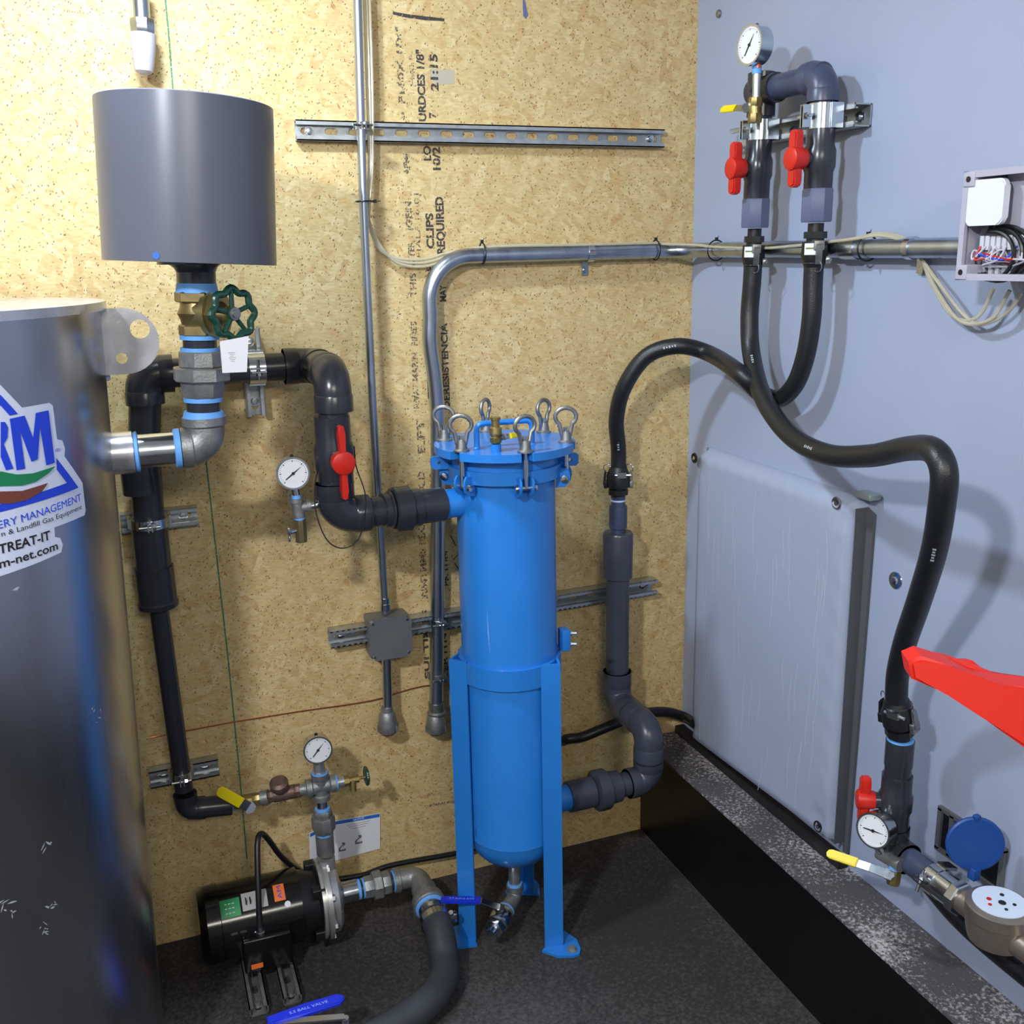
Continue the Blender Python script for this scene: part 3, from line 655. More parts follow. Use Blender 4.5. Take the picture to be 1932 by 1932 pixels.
decal([U((105, 864), (147, 920), (0, 966))+[V((LE, uv(0, 966).y, 0)), V((LE, uv(0, 950).y, 0))]+U((0, 951), (80, 927), (125, 911), (106, 886))], BLUEL, .0012, 'triangle_mark')
decal([U((17, 790), (45, 784), (61, 826), (66, 779), (90, 774), (102, 873), (86, 878), (74, 806), (70, 866), (58, 871), (37, 814), (46, 884), (30, 887))], BLUEL, .0016, 'letter_m')
decal([U((0, 796), (8, 796), (14, 806), (13, 825), (6, 838), (24, 884), (10, 887), (0, 862)), ], BLUEL, .0016, 'letter_r')
decal([U((0, 889), (30, 895), (60, 893), (104, 879), (90, 893), (66, 909), (40, 916), (0, 917))+[V((LE, uv(0, 915).y, 0)), V((LE, uv(0, 889).y, 0))]], GREENP, .0018, 'green_swoosh')
decal([U((0, 927), (40, 926), (89, 911), (78, 927), (50, 943), (20, 950), (0, 950))+[V((LE, uv(0, 950).y, 0)), V((LE, uv(0, 927).y, 0))]], BROWNP, .0018, 'brown_swoosh')
def stext(s, a, b, hpx, m=DARK, bold=.02):
    p0 = uv(*a); p1 = uv(*b); h = hpx*1.55/FPX*1.0
    o = text_obj('lettering', s, p0, p1, h, (0, 0, 1), m, sticker, bold, tmap(.0016)); return o
stext('ERY MANAGEMENT', (-4, 998), (152, 944), 14.5, BLUEL, .0)
stext('n & Landfill Gas Equipment', (2, 1012), (153, 960), 9.5, DARK, .0)
stext('TREAT-IT', (-3, 1045), (94, 1017), 17, DARK, .02)
stext('m-net.com', (-2, 1072), (108, 1036), 16, DARK, .015)
stext('\u00ae', (103, 853), (113, 851), 6, BLUEL, .0)

# ================================================================== INTAKE RISER: elbow, union, gate valve, canister
dR = .40
def rx(px, py): return W(px, py, dR)
ax_b = rx(388, 848); zt0 = ax_b.z
axx = rx(385, 790).x
riser = thing('pipe_riser', (axx, -dR, zt0), 'galvanized elbow, union and nipples joining the tank to the gate valve', 'pipe fittings')
bm = B(); cyl(bm, (n1-.002, -dR, nz), (rx(345, 850).x, -dR, nz), .0305, seg=32); obj('nipple', bm, CHROME, riser)
for px, w_ in ((257, 10), (336, 14)):
    bm = B(); x = rx(px, 850).x; lathe(bm, (x-w_/2/1100, -dR, nz), XA, [(0, .033), (.002, .0355), (w_/1100-.002, .0365), (w_/1100, .032)], 32); obj('sealant_ring', bm, TAPE, riser, 'pale blue thread sealant')
bm = B(); cx = axx; ex = rx(345, 850).x
tube(bm, fillet([(ex, -dR, nz), (cx, -dR, nz), (cx, -dR, rx(385, 795).z)], .032, 12), .0345, 32)
lathe(bm, (ex-.002, -dR, nz), XA, [(0, .037), (.018, .037), (.022, .034)], 32); lathe(bm, (cx, -dR, rx(385, 786).z), -ZA, [(0, .039), (.014, .039), (.018, .034)], 32)
obj('elbow', bm, GALVD, riser)
def vz(py): return rx(385, py).z
def vx(py): return rx(385+(py-790)*.055, py).x
def seg_v(name, y0, y1, r0, r1, m, seg=32, parent=riser, label=None):
    bm = B(); p0 = V((vx(y0), -dR, vz(y0))); p1 = V((vx(y1), -dR, vz(y1)))
    if seg <= 8: L_ = (p1-p0).length; lathe(bm, p0, p1-p0, [(0, r0*.95), (L_*.08, r0), (L_*.92, r1), (L_, r1*.95)], seg, phase=.35)
    else: cyl(bm, p0, p1, r0, r1, seg=seg)
    return obj(name, bm, m, parent, label)
seg_v('sealant_ring', 787, 775, .037, .034, TAPE); seg_v('nipple', 776, 750, .0295, .0295, PVC); seg_v('sealant_ring', 757, 749, .034, .034, TAPE)
seg_v('union_lower', 749, 716, .037, .040, GALVD, 8); seg_v('union_nut', 718, 692, .0505, .0505, GALVD, 8); seg_v('union_upper', 692, 662, .040, .039, GALVD, 8)
seg_v('sealant_ring', 663, 655, .034, .034, TAPE); seg_v('nipple', 656, 638, .0295, .0295, PVC); seg_v('sealant_ring', 640, 632, .034, .034, TAPE)
gate = thing('gate_valve', (vx(632), -dR, vz(632)), 'brass gate valve with a green spoked handwheel', 'valve')
bm = B()
for y0, y1, r0 in ((633, 612, .036), (570, 550, .040)):
    p0 = V((vx(y0), -dR, vz(y0))); p1 = V((vx(y1), -dR, vz(y1))); hexnut(bm, p0, p1-p0, r0, (p1-p0).length, 6)
p0 = V((vx(614), -dR, vz(614))); p1 = V((vx(568), -dR, vz(568))); L_ = (p1-p0).length
lathe(bm, p0, p1-p0, [(0, .029), (L_*.25, .031), (L_*.5, .036), (L_*.75, .031), (L_, .030)], 28)
obj('valve_body', bm, BRONZE if False else mat('valve_brass', (134, 118, 80), .4, .8, var=.2, vscale=40), gate)
gc = V((vx(592), -dR, vz(592))); hwc = rx(437, 592); hwc = W(440, 592, dR+.045); sdir = (hwc-gc).normalized()
bm = B(); lathe(bm, gc, sdir, [(0, .032), (.026, .032), (.026, .040), (.036, .040), (.036, .034)], 28); lathe(bm, gc+sdir*.036, sdir, [(0, .036), (.014, .036)], 6); lathe(bm, gc+sdir*.05, sdir, [(0, .022), (.012, .014), (.016, .014)], 20)
obj('bonnet', bm, mat('bonnet_brass', (160, 148, 104), .3, .85, var=.1), gate)
wa = V((-.25, -.93, .05)).normalized(); wa = (sdir*.75+V((0, -.6, 0))).normalized()
bm = B(); cyl(bm, gc+sdir*.06, hwc, .006, seg=12); obj('stem', bm, STEEL, gate)
bm = B(); a_, s_, t_ = frame(wa); RW = .041
pts = [hwc+(s_*cos(an)+t_*sin(an))*(RW*(1+.085*cos(8*an))) for an in [2*pi*k/64 for k in range(64)]]
tube(bm, pts, .0064, 10, closed=True)
for k in range(5): an = 2*pi*k/5+.3; cyl(bm, hwc-wa*.002, hwc+(s_*cos(an)+t_*sin(an))*RW, .0045, .0042, seg=8)
lathe(bm, hwc-wa*.006, wa, [(0, .012), (.01, .012)], 16); obj('handwheel', bm, GREEN, gate, 'green scalloped handwheel')
bm = B(); lathe(bm, hwc+wa*.004, wa, [(0, .011), (.003, .011), (.003, .007), (.007, .007)], 16); obj('handwheel_nut', bm, STEEL, gate)
tp = [rx(409, 640), rx(462, 630), rx(459, 696), rx(414, 698)]
bm = B(); n_ = V((0, -1, 0)); slab(bm, [p+n_*.055 for p in tp], n_, .0008)
tg = thing('hanging_tag', tp[3]+n_*.055, 'white card tag hanging from the green handwheel', 'tag'); obj('card', bm, WHITE, tg)
bm = B()
for k in range(6): p = tp[0].lerp(tp[1], .25+.01*(k % 2))+n_*.0562+ZA*(-.022-.003*k); box(bm, p+XA*.006, (.012-.003*(k % 3), .0003, .0007))
obj('fine_print', bm, mat('faint_print', (150, 140, 150)), tg)
bm = B(); tube(bm, spline([hwc-ZA*.03, tp[0].lerp(tp[1], .4)+n_*.055-ZA*.002], 4), .0007, 5); obj('tag_string', bm, BLK, tg)
seg_v('sealant_ring', 552, 534, .0365, .034, TAPE); seg_v('nipple', 537, 505, .0335, .0335, PVC)
can = thing('grey_canister', (vx(500), -dR, vz(500)), 'large grey plastic canister on top of the gate valve', 'canister')
cb = rx(361, 496); ct = rx(349, 197); cr = RP(314, cb)
bm = B(); Lc = (ct-cb).length; axc = (ct-cb).normalized()
lathe(bm, cb, ct-cb, [(0.004, 0), (.004, cr-.006), (0, cr-.005), (0, cr), (Lc, cr), (Lc+.002, cr-.004), (Lc, cr-.008), (Lc-.004, 0)], 72); obj('canister_body', bm, CAN, can)
bm = B(); q0 = V((vx(503), -dR, cb.z-.004)); lathe(bm, q0+ZA*.008, -ZA, [(0, .064), (.006, .064), (.006, .045), (.012, .037), (.02, .0335)], 32); obj('flange', bm, PVC, can)
bm = B(); th_ = radians(-115); 
sp = cb+V((cr*cos(th_)*1.001, cr*sin(th_)*1.001, .013)); lathe(bm, sp, V((cos(th_), sin(th_), 0)), [(0, .006), (.0004, .006)], 7); obj('paint_spot', bm, LABB, can, 'small blue paint spot')

# ================================================================== DARK PVC RUN FROM LEFT PIPE TO FILTER
dP = .082; rF = .0375; rP = .0302; dI = .275
pv = thing('pvc_pipe_run', W(350, 1525, dP), 'dark grey pipe run from the pump line up and across to the blue filter', 'pipe')
cor1 = W(268, 700, dP)
zt = (W(300, 705, dP).z+W(540, 692, dP).z)/2
c1 = V((cor1.x, -dP, zt)); A1 = V((W(596, 692, dP).x, -dP, zt)); Bc = V((A1.x+.004, -dI, zt+.004)); vx0 = W(628, 860, dI).x
Bc = V((W(626, 705, dI).x, -dI, zt)); A1 = V((Bc.x, -dP, zt))
zl_ = W(640, 972, dI).z; Cc = V((W(632, 972, dI).x, -dI-.005, zl_)); nzl = V((W(838, 951, .26).x, -.26, W(838, 951, .26).z))
bm = B(); cyl(bm, c1+XA*.05, A1-XA*.03, rP, seg=28); obj('pipe', bm, PVC, pv)
bm = B(); pvc_elbow(bm, c1, XA, -ZA, rF, .06, .034); obj('elbow', bm, PVC, pv)
bm = B(); pvc_elbow(bm, A1, -YA, -XA, rF, .066, .036); cyl(bm, A1-YA*.06, A1-YA*.12, rF-.0005, seg=28); obj('elbow', bm, PVC, pv)
bm = B(); cyl(bm, A1-YA*.05, Bc+YA*.05, rP, seg=28); obj('pipe', bm, PVC, pv)
bm = B(); pvc_elbow(bm, Bc, YA, -ZA, rF, .075, .042); obj('elbow', bm, PVC, pv)
bm = B(); cyl(bm, Bc-ZA*.05, Cc+ZA*.05, rP, seg=28); obj('pipe', bm, PVC, pv)
vc = W(633, 862, dI); vcc = V((Bc.x.real*.5+Cc.x*.5, -dI, vc.z))
pvc_valve(pv, vcc, ZA, V((.06, -1, 0)), .0365, .17, hub=.024, hl=.072, hw=.015)
dn = (nzl-Cc).normalized()
bm = B(); pvc_elbow(bm, Cc, ZA, dn, rF, .07, .042); obj('elbow', bm, PVC, pv)
bm = B(); cyl(bm, Cc+dn*.06, nzl, rP+.001, seg=28); obj('pipe', bm, PVC, pv)
bm = B(); u0 = Cc+dn*((W(752, 962, .27)-Cc).length); lathe(bm, u0-dn*.035, dn, [(0, .037), (.012, .037), (.014, .041), (.018, .041)], 28)
lathe(bm, u0-dn*.014, dn, [(0, .046), (.003, .049), (.037, .049), (.040, .044)], 12); lathe(bm, u0+dn*.026, dn, [(0, .0405), (.02, .0405), (.021, .037), (.075, .037), (.077, .033)], 28)
obj('union', bm, PVC, pv)
# left vertical
lp = [(268, 700), (272, 850), (282, 1000), (290, 1060)]
bm = B(); P = [W(x, y, dP) for x, y in lp]; P[0] = c1-ZA*.05; tube(bm, P, rP+.002, 28); obj('pipe', bm, PVC, pv)
bm = B(); q0 = W(281, 985, dP); q1 = W(290, 1068, dP); cyl(bm, q0, q1, .037, seg=28); q2 = W(300, 1150, dP); ln = (q2-q1).length; lathe(bm, q1, q2-q1, [(0, .0405), (ln*.78, .0405), (ln*.82, .043), (ln*.92, .042), (ln, .026)], 28); obj('reducer', bm, PVC, pv)
bm = B(); cyl(bm, W(258, 850, dP), W(268, 930, dP), .038, seg=28); obj('coupling', bm, PVC, pv)
fo = W(353, 1527, dP)
bm = B(); cyl(bm, q2, W(347, 1490, dP), .0205, seg=24); obj('pipe', bm, PVC, pv)
e1 = W(437, 1518, dP)
bm = B(); pvc_elbow(bm, fo, (q2-fo), (e1-fo), .0255, .04, .022); cyl(bm, fo, e1, .024, seg=24); obj('elbow', bm, PVC, pv)
clampband(pv, V((W(484, 700, dP).x, -dP, zt)), XA, rP, -YA, w=.034)
clampband(pv, W(282, 985, dP), ZA, .0372, -YA, w=.02); clampband(pv, W(342, 1462, dP), ZA, .0205, -YA, w=.02)
# lanyard cable looped round the red valve
bm = B(); tube(bm, spline([vcc+V((.03, -.06, .03)), W(672, 880, .33), W(690, 940, .34), W(680, 1010, .34), W(650, 1034, .34), W(618, 1020, .34), W(597, 970, .33), W(594, 920, .31), W(600, 885, .31)], 8), .0013, 6)
tag(obj('cable_loop', bm, BLK), 'thin black cable looped round the pipe below the red valve handle', 'cable')

# gauge hanging left of the PVC valve
gp = thing('pressure_gauge', W(566, 1018, dI), 'round pressure gauge with drain cock left of the dark valve pipe', 'gauge')
gauge(gp, W(553, 893, dI+.01), (-.12, -1, .03), .0335, needle=38)
def segp(parent, name, a, b, r, m, d=dI, seg=20, r2=None):
    bm = B(); p0 = W(*a, d); p1 = W(*b, d)
    if seg <= 8: hexnut(bm, p0, p1-p0, r, (p1-p0).length, seg)
    else: cyl(bm, p0, p1, r, r2, seg=seg)
    return obj(name, bm, m, parent)
segp(gp, 'stem', (557, 922), (560, 938), .008, CHROME); segp(gp, 'sealant_ring', (559, 934), (560, 942), .0095, TAPE)
bm = B(); cyl(bm, W(559, 940, dI), W(565, 975, dI), .0125, seg=18); cyl(bm, W(562, 958, dI), W(585, 955, dI), .011, seg=18); lathe(bm, W(578, 955, dI), W(585, 954, dI)-W(578, 955, dI), [(0, .014), (.008, .014)], 18); lathe(bm, W(559, 940, dI), -ZA, [(0, .0145), (.008, .0145)], 18); obj('tee', bm, GALVD, gp)
segp(gp, 'nipple', (584, 955), (602, 952), .0085, CHROME)
segp(gp, 'sealant_ring', (564, 970), (566, 980), .0105, TAPE); segp(gp, 'drain_cock', (566, 980), (569, 1022), .0125, mat('dull_brass', (118, 104, 76), .5, .7, var=.2), seg=8)
bm = B(); p0 = W(566, 998, dI); p1 = W(548, 1005, dI+.01); cyl(bm, p0, p1, .004, seg=10); box(bm, p1+V((-.003, 0, .004)), (.006, .014, .016), bev=.002); box(bm, p1+V((-.003, 0, -.012)), (.005, .012, .012), bev=.002); obj('cock_handle', bm, CHROME, gp)

# ================================================================== BLUE BAG FILTER HOUSING
FC = V((.75, -.257)); FRD = .1095; ZLID = 1.212
def fp(r, deg, z): return V((FC.x+r*cos(radians(deg)), FC.y+r*sin(radians(deg)), z))
fil = thing('filter_housing', (FC.x, FC.y, 0), 'tall bright blue steel bag filter housing on three legs', 'filter housing')
zb = .27
bm = B(); prof = [(zb, FRD)]+[(1.11, FRD)]
dome = [(zb-.088*sin(a), FRD*cos(a)) for a in [radians(x) for x in (88, 78, 66, 54, 42, 30, 18, 8)]]
lathe(bm, (FC.x, FC.y, 0), ZA, [(zb-.088, 0)]+[(z, max(r, .002)) for z, r in dome]+[(zb, FRD), (zb+.002, FRD+.0008), (zb+.004, FRD), (1.165, FRD)], 64); obj('vessel', bm, BLUE, fil)
bm = B(); lathe(bm, (FC.x, FC.y, 1.14), ZA, [(0, FRD), (0, .125), (.028, .125), (.028, .118), (.052, .118), (.052, FRD)], 64); obj('flange_ring', bm, BLUE, fil)
RL = .154
bolts = [(-32, .25), (-92, 25), (-152, .1), (148, -8), (88, 65), (28, 50)]
# lid with open slots at every eye nut
bm = B(); outl = []
for k in range(144):
    an = 2.5*k; r = RL
    for bd, _ in bolts:
        dd = (an-bd+180) % 360-180
        if abs(dd) < 3.2: r = RL-.03
    outl.append((FC.x+r*cos(radians(an)), FC.y+r*sin(radians(an))))
slab(bm, [V((x, y, ZLID-.017)) for x, y in outl], ZA, .017, .0); lid = obj('lid', bm, BLUE, fil)
bm = B(); ha = F(900, 846, ZLID); hb = F(1004, 838, ZLID)
hb2 = V((ha.x+.112, ha.y-.0, ha.z)); hb2 = V((hb.x, hb.y, ZLID))
tube(bm, fillet([ha-ZA*.001, ha+ZA*.052, hb2+ZA*.052, hb2-ZA*.001], .014, 6), .006, 12); 
for q in (ha, hb2): lathe(bm, q-ZA*.0005, ZA, [(0, .010), (.004, .0065)], 12)
obj('lid_handle', bm, BLUE, fil, 'bent rod lid handle')
vb = F(936, 852, ZLID)
bm = B(); lathe(bm, vb, ZA, [(0, .011), (.016, .011)], 16); obj('vent_stub', bm, BLUE, fil)
bm = B(); lathe(bm, vb+ZA*.016, ZA, [(0, .008), (.004, .012), (.014, .013), (.016, .010), (.022, .0135), (.034, .0125), (.036, .009), (.05, .009), (.051, .011), (.056, .011)], 12); vv = obj('vent_valve', bm, BRASS, fil)
lever(vv, vb+V((.014, -.004, .03)), V((.2, -.9, .2)), V((.9, .40, -.02)), .048, .012, YEL, off=.002)
for bd, face in bolts:
    p = fp(RL-.019, bd, ZLID)
    cone = B(); lathe(cone, p, ZA, [(0, .0165), (.003, .0165), (.006, .0125), (.024, .010)], 16); en = obj('eye_nut', cone, STEEL, fil, 'grey steel eye nut')
    fd = V((cos(radians(-20+face)), sin(radians(-20+face)), 0))   # ring plane direction
    b = B(); pts = []
    for k in range(25):
        a_ = radians(-52+284*k/24); pts.append(p+ZA*(.056+.019*sin(a_)*1.0)+fd*(.0225*cos(a_)))
    pts = [p+ZA*.014+fd*.008]+pts[0:0]+[q for q in pts]+[p+ZA*.014-fd*.008]
    tube(b, pts, .0046, 10); obj('eye', b, STEEL, en)
    b = B(); cyl(b, fp(RL-.019, bd, 1.136), p+ZA*.034, .0055, seg=12); obj('threaded_rod', b, CHROME, en)
    if bd not in (88, 28):
        rad = V((cos(radians(bd)), sin(radians(bd)), 0)); tg_ = V((-rad.y, rad.x, 0)); b = B()
        for sg in (-1, 1):
            prof_ = [(.118, .012), (.124, .030), (.142, .032), (.148, .024), (.150, .012), (.147, .000), (.138, -.010), (.118, -.012)]
            slab(b, [V((FC.x, FC.y, 1.133))+rad*(x-.004)+tg_*(sg*.011)+ZA*(z-.006) for x, z in prof_], tg_, .005*sg)
        lz = obj('clevis_lug', b, BLUE, fil)
        b = B(); cyl(b, V((FC.x, FC.y, 1.136))+rad*.134-tg_*.022, V((FC.x, FC.y, 1.136))+rad*.134+tg_*.022, .0055, seg=12)
        for sg in (-1, 1): lathe(b, V((FC.x, FC.y, 1.136))+rad*.134+tg_*(sg*.019), tg_*sg, [(0, .009), (.005, .008), (.007, 0)], 12)
        obj('pivot_pin', b, CHROME, lz)
# side ears under the lid
for px, py in ((825, 868), (1064, 876)):
    sg = -1 if px < 900 else 1; c = V((FC.x+sg*.128, FC.y-sg*.045, 1.168))
    bm = plate_holes([(-.03, -.014), (.02, -.014), (.026, -.008), (.026, .010), (.02, .015), (-.03, .015)], [circ(.008, .0, .004, 10)], c, XA*sg*.94-YA*sg*.34, ZA, YA, .006); obj('side_ear', bm, BLUE, fil)
# inlet and outlet
bm = B(); cyl(bm, nzl-dn*.001, V((FC.x-.05, FC.y, nzl.z)), .0315, seg=32); obj('inlet_nozzle', bm, BLUE, fil)
oz = W(1066, 1505, .257).z; ox = W(1076, 1505, .257).x
bm = B(); cyl(bm, (FC.x+.05, FC.y, oz), (ox, FC.y, oz), .031, seg=32); obj('outlet_nozzle', bm, BLUE, fil)
# support band and angle-iron legs
zr1, zr0 = W(950, 1272, .375).z, W(950, 1311, .375).z
bm = B(); lathe(bm, (FC.x, FC.y, zr0), ZA, [(0, FRD+.004), (0, FRD+.009), (zr1-zr0, FRD+.009), (zr1-zr0, FRD+.004)], 64); obj('support_band', bm, BLUE, fil)
for bd in (180, -60, 60):
    rad = V((cos(radians(bd)), sin(radians(bd)), 0)); cp = V((FC.x, FC.y, 0))+rad*.146; zt_ = zr1+.004; b = B()
    d1 = V((cos(radians(bd+135)), sin(radians(bd+135)), 0)); d2 = V((cos(radians(bd-135)), sin(radians(bd-135)), 0)); fl = .044; th = .005
    prof_ = [cp, cp+d1*fl, cp+d1*fl+d2*th, cp+d1*th+d2*th, cp+d2*fl+d1*th, cp+d2*fl]
    slab(b, [V((q.x, q.y, .005)) for q in prof_], ZA, zt_-.005); lg = obj('leg', b, BLUE, fil)
    tg_ = V((-rad.y, rad.x, 0)); b = B()
    pd = [(-.03, -.045), (-.03, .045), (.012, .038), (.040, .016), (.048, -.0), (.040, -.016), (.012, -.038)]
    slab(b, [cp+rad*x+tg_*y for x, y in pd], ZA, .006); fpd = obj('foot_plate', b, BLUE, lg)
    b = B(); lathe(b, cp+rad*.026+ZA*.006, ZA, [(0, .014), (.002, .014), (.002, .008), (.008, .008)], 6); obj('anchor_bolt', b, GALV, lg, 'worn anchor bolt')
bm = B(); c = V((FC.x+.118, FC.y-.045, .75)); box(bm, c+V((.0, 0, 0)), (.02, .03, .05), bev=.002); e = obj('rear_bracket', bm, BLUE, fil)
for dz in (-.012, .014): b = B(); lathe(b, c+V((.01, -.004, dz)), V((.8, -.4, 0)), [(0, .007), (.006, .007), (.006, .004), (.018, .004)], 6); obj('bracket_bolt', b, CHROME, e)
def shell_mark(name, a, b, w_, m_, label):
    q = []
    for px, py in (a, b):
        d = ray(px, py); oc = V((CAM.x-FC.x, CAM.y-FC.y)); d2 = V((d.x, d.y)); A_ = d2.dot(d2); B_ = 2*d2.dot(oc); C_ = oc.dot(oc)-FRD**2
        q.append(CAM+d*((-B_-sqrt(B_*B_-4*A_*C_))/(2*A_)))
    n = V((q[0].x-FC.x, q[0].y-FC.y, 0)).normalized(); t = n.cross(ZA); pm_ = q[0].lerp(q[1], .5)+t*.001
    bb_ = B(); slab(bb_, [q[0]+n*.0002, pm_+n*.0002+t*w_, q[1]+n*.0002, pm_+n*.0002-t*w_], n, .0003); return obj(name, bb_, m_, fil, label)
shell_mark('paint_scratch', (919, 1150), (925, 1236), .0014, mat('scratch_pale', (120, 176, 232), .5), 'long pale scratch in the paint')
shell_mark('paint_scratch', (898, 1562), (899, 1582), .0009, DARK, 'short dark scratch')
# drain: nipple, elbow, ball valve with blue lever
dr = thing('drain_valve', F(935, 1790, .02), 'small stainless drain valve with blue lever under the blue filter', 'valve')
n0 = V((FC.x, FC.y, .188)); n1_ = V((FC.x, FC.y, .105)); n2 = V((FC.x-.008, FC.y-.03, .075)); n3 = F(932, 1776, .035)
bm = B(); cyl(bm, n0, n1_, .0145, seg=20); obj('nipple', bm, GALV, dr)
e_c = V((FC.x, FC.y, .078)); dd = (n3-e_c); dd.z = -.012; dd.normalize()
bm = B(); tube(bm, fillet([n1_, e_c, e_c+dd*.055], .02, 8), .0175, 20); lathe(bm, n1_+ZA*.004, -ZA, [(0, .021), (.012, .021), (.014, .0175)], 20); lathe(bm, e_c+dd*.058, -dd, [(0, .021), (.012, .021), (.014, .0175)], 20); obj('elbow', bm, GALVD, dr)
bm = B(); lathe(bm, n1_+ZA*.0055, ZA, [(0, .0185), (.005, .018)], 20); lathe(bm, e_c+dd*.052, dd, [(0, .0215), (.004, .0215)], 20); obj('sealant_ring', bm, TAPE, dr)
vv0 = e_c+dd*.058
bm = B(); lathe(bm, vv0, dd, [(0, .017), (.010, .019), (.012, .025), (.028, .028), (.044, .025), (.045, .022)], 20); lathe(bm, vv0+dd*.045, dd, [(0, .0235), (.018, .0235)], 6); lathe(bm, vv0+dd*.063, dd, [(0, .014), (.018, .012), (.018, .007)], 16); obj('valve_body', bm, CHROME, dr)
vs_ = vv0+dd*.030+ZA*.03
bm = B(); cyl(bm, vv0+dd*.030, vs_, .007, seg=12); obj('stem', bm, CHROME, dr)
tip = F(857, 1713, .10); ld = tip-vs_; ld.z = 0
g_, st, d_, q_, s_, f_ = lever(dr, vs_, ZA, ld.normalized(), .14, .022, BVIN, off=.02, sleeve=.68)
text_obj('lettering', 'STAINLESS', st+d_*.075+s_*.0056+q_*.003, st+d_*.015+s_*.0056+q_*.003, .006, s_, mat('pale_print', (150, 165, 235)), g_, .0)

# ================================================================== OUTLET PVC RUN WITH RISER
ru = thing('pvc_pipe_run', (LX-.1, -.2, oz), 'grey pipe from the filter outlet, bending up to the hose coupling', 'pipe')
E1 = V((W(1222, 1475, .257).x, -.257, oz)); E2z = W(1168, 1322, dP).z; E2 = V((E1.x, -.257, E2z)); E3 = V((W(1165, 1320, dP).x, -dP, E2z))
E1.x = E2.x = E3.x = (E1.x+E3.x)/2
for name, a_, b_ in (('pipe', V((ox-.01, -.257, oz)), E1-XA*.03), ('pipe', E1+ZA*.03, E2-ZA*.03), ('pipe', E2+YA*.03, E3-YA*.03), ('pipe', E3+ZA*.03, W(1166, 1010, dP))):
    bm = B(); b_ = V(b_); 
    if name == 'pipe' and a_.z > E2z and abs(a_.y+dP) < .01: b_.x = E3.x
    cyl(bm, a_, b_, rP, seg=28); obj(name, bm, PVCL if False else PVC2 if 'PVC2' in globals() else PVC, ru)
PVC2 = mat('pvc_slate', (62, 66, 80), .3, var=.12, vscale=12)
for c_ in ru.children: c_.data.materials[0] = PVC2
bm = B(); pvc_elbow(bm, E1, -XA, ZA, rF*.97, .058, .036); obj('elbow', bm, PVC2, ru)
bm = B(); pvc_elbow(bm, E2, -ZA, YA, rF*.97, .086, .038); obj('elbow', bm, PVC2, ru)
bm = B(); pvc_elbow(bm, E3, -YA, ZA, rF*.97, .086, .038); obj('elbow', bm, PVC2, ru)
bm = B(); lathe(bm, (ox-.006, -.257, oz), XA, [(0, .0375), (.065, .0375), (.067, .034)], 28); uu = W(1128, 1495, .257).x
lathe(bm, (uu-.012, -.257, oz), XA, [(0, .042), (.004, .0505), (.034, .0505), (.037, .043)], 12); lathe(bm, (uu+.025, -.257, oz), XA, [(0, .040), (.03, .039), (.032, .034)], 28); obj('union', bm, PVC2, ru)
xt = E3.x
def zr(py): return W(1165, py, dP).z
bm = B(); lathe(bm, (xt, -dP, zr(1090)), ZA, [(0, .034), (.002, .0375), (zr(1008)-zr(1090), .0385), (zr(1004)-zr(1090), .036)], 28); obj('coupling', bm, PVC2, ru)
bm = B(); lathe(bm, (xt, -dP, zr(1006)), ZA, [(0, .019), (.015, .019), (.015, .023), (zr(955)-zr(1006), .023), (zr(955)-zr(1006), .018), (zr(935)-zr(1006), .018)], 24); obj('reducer_bushing', bm, PVCL, ru)
bm = B(); lathe(bm, (xt, -dP, zr(945)), ZA, [(0, .0195), (.004, .0195)], 24); obj('sealant_ring', bm, mat('white_sealant', (190, 205, 230)), ru)
cl = thing('hose_coupling', (xt, -dP, zr(940)), 'black cam coupling on top of the tall grey pipe by the corner', 'hose coupling', 'black cam-lock hose couplings')
camlock(cl, (xt, -dP, zr(944)), ZA, .0245, (.9, -.4, 0))

# ================================================================== RIGHT WALL: valve manifold
dM = .072
st0, st1 = R(1405, 262, .002), R(1644, 218, .002); st1.z = st0.z = (st0.z+st1.z)/2
strut('strut_channel', st0, st1, -XA, 'strut channel on the grey wall holding the two valve pipes', depth=.04, width=.0413)
mf = thing('valve_manifold', R(1420, 430, dM), 'two dark pipes with red valves joined by a bridge on the grey wall', 'pipe manifold')
def col(pxs):      # straight vertical column through given pixels
    top, bot = R(*pxs[0], dM), R(*pxs[1], dM); y = (top.y+bot.y)/2
    return lambda py, px0=pxs: V((XR-dM, top.y+(bot.y-top.y)*((py-pxs[0][1])/(pxs[1][1]-pxs[0][1])), R(pxs[0][0]+(pxs[1][0]-pxs[0][0])*((py-pxs[0][1])/(pxs[1][1]-pxs[0][1])), py, dM).z))
CL = col(((1437, 170), (1420, 510))); CR = col(((1553, 165), (1535, 510)))
tt, te = CL(165), CR(158); te.z = tt.z = (tt.z+te.z)/2+.004
for C_, ys in ((CL, (170, 300, 375)), (CR, (160, 260, 360))):
    bm = B(); cyl(bm, C_(ys[0]), C_(ys[2]), .0242, seg=24); obj('pipe', bm, PVCL, mf)
bm = B(); cyl(bm, tt, te, .0242, seg=24); obj('pipe', bm, PVCL, mf)
bm = B(); pvc_elbow(bm, te, (tt-te), -ZA, .0292, .048, .03); obj('elbow', bm, PVCL, mf)
bm = B(); dirt = (te-tt).normalized(); lathe(bm, tt-ZA*.05, ZA, [(0, .0292), (.085, .0292), (.087, .024)], 24); lathe(bm, tt, dirt, [(0, .0292), (.055, .0292), (.055, .0245)], 24); lathe(bm, tt+dirt*.012, -dirt, [(0, .0292), (.035, .0292), (.035, .02)], 24); obj('tee', bm, PVC, mf)
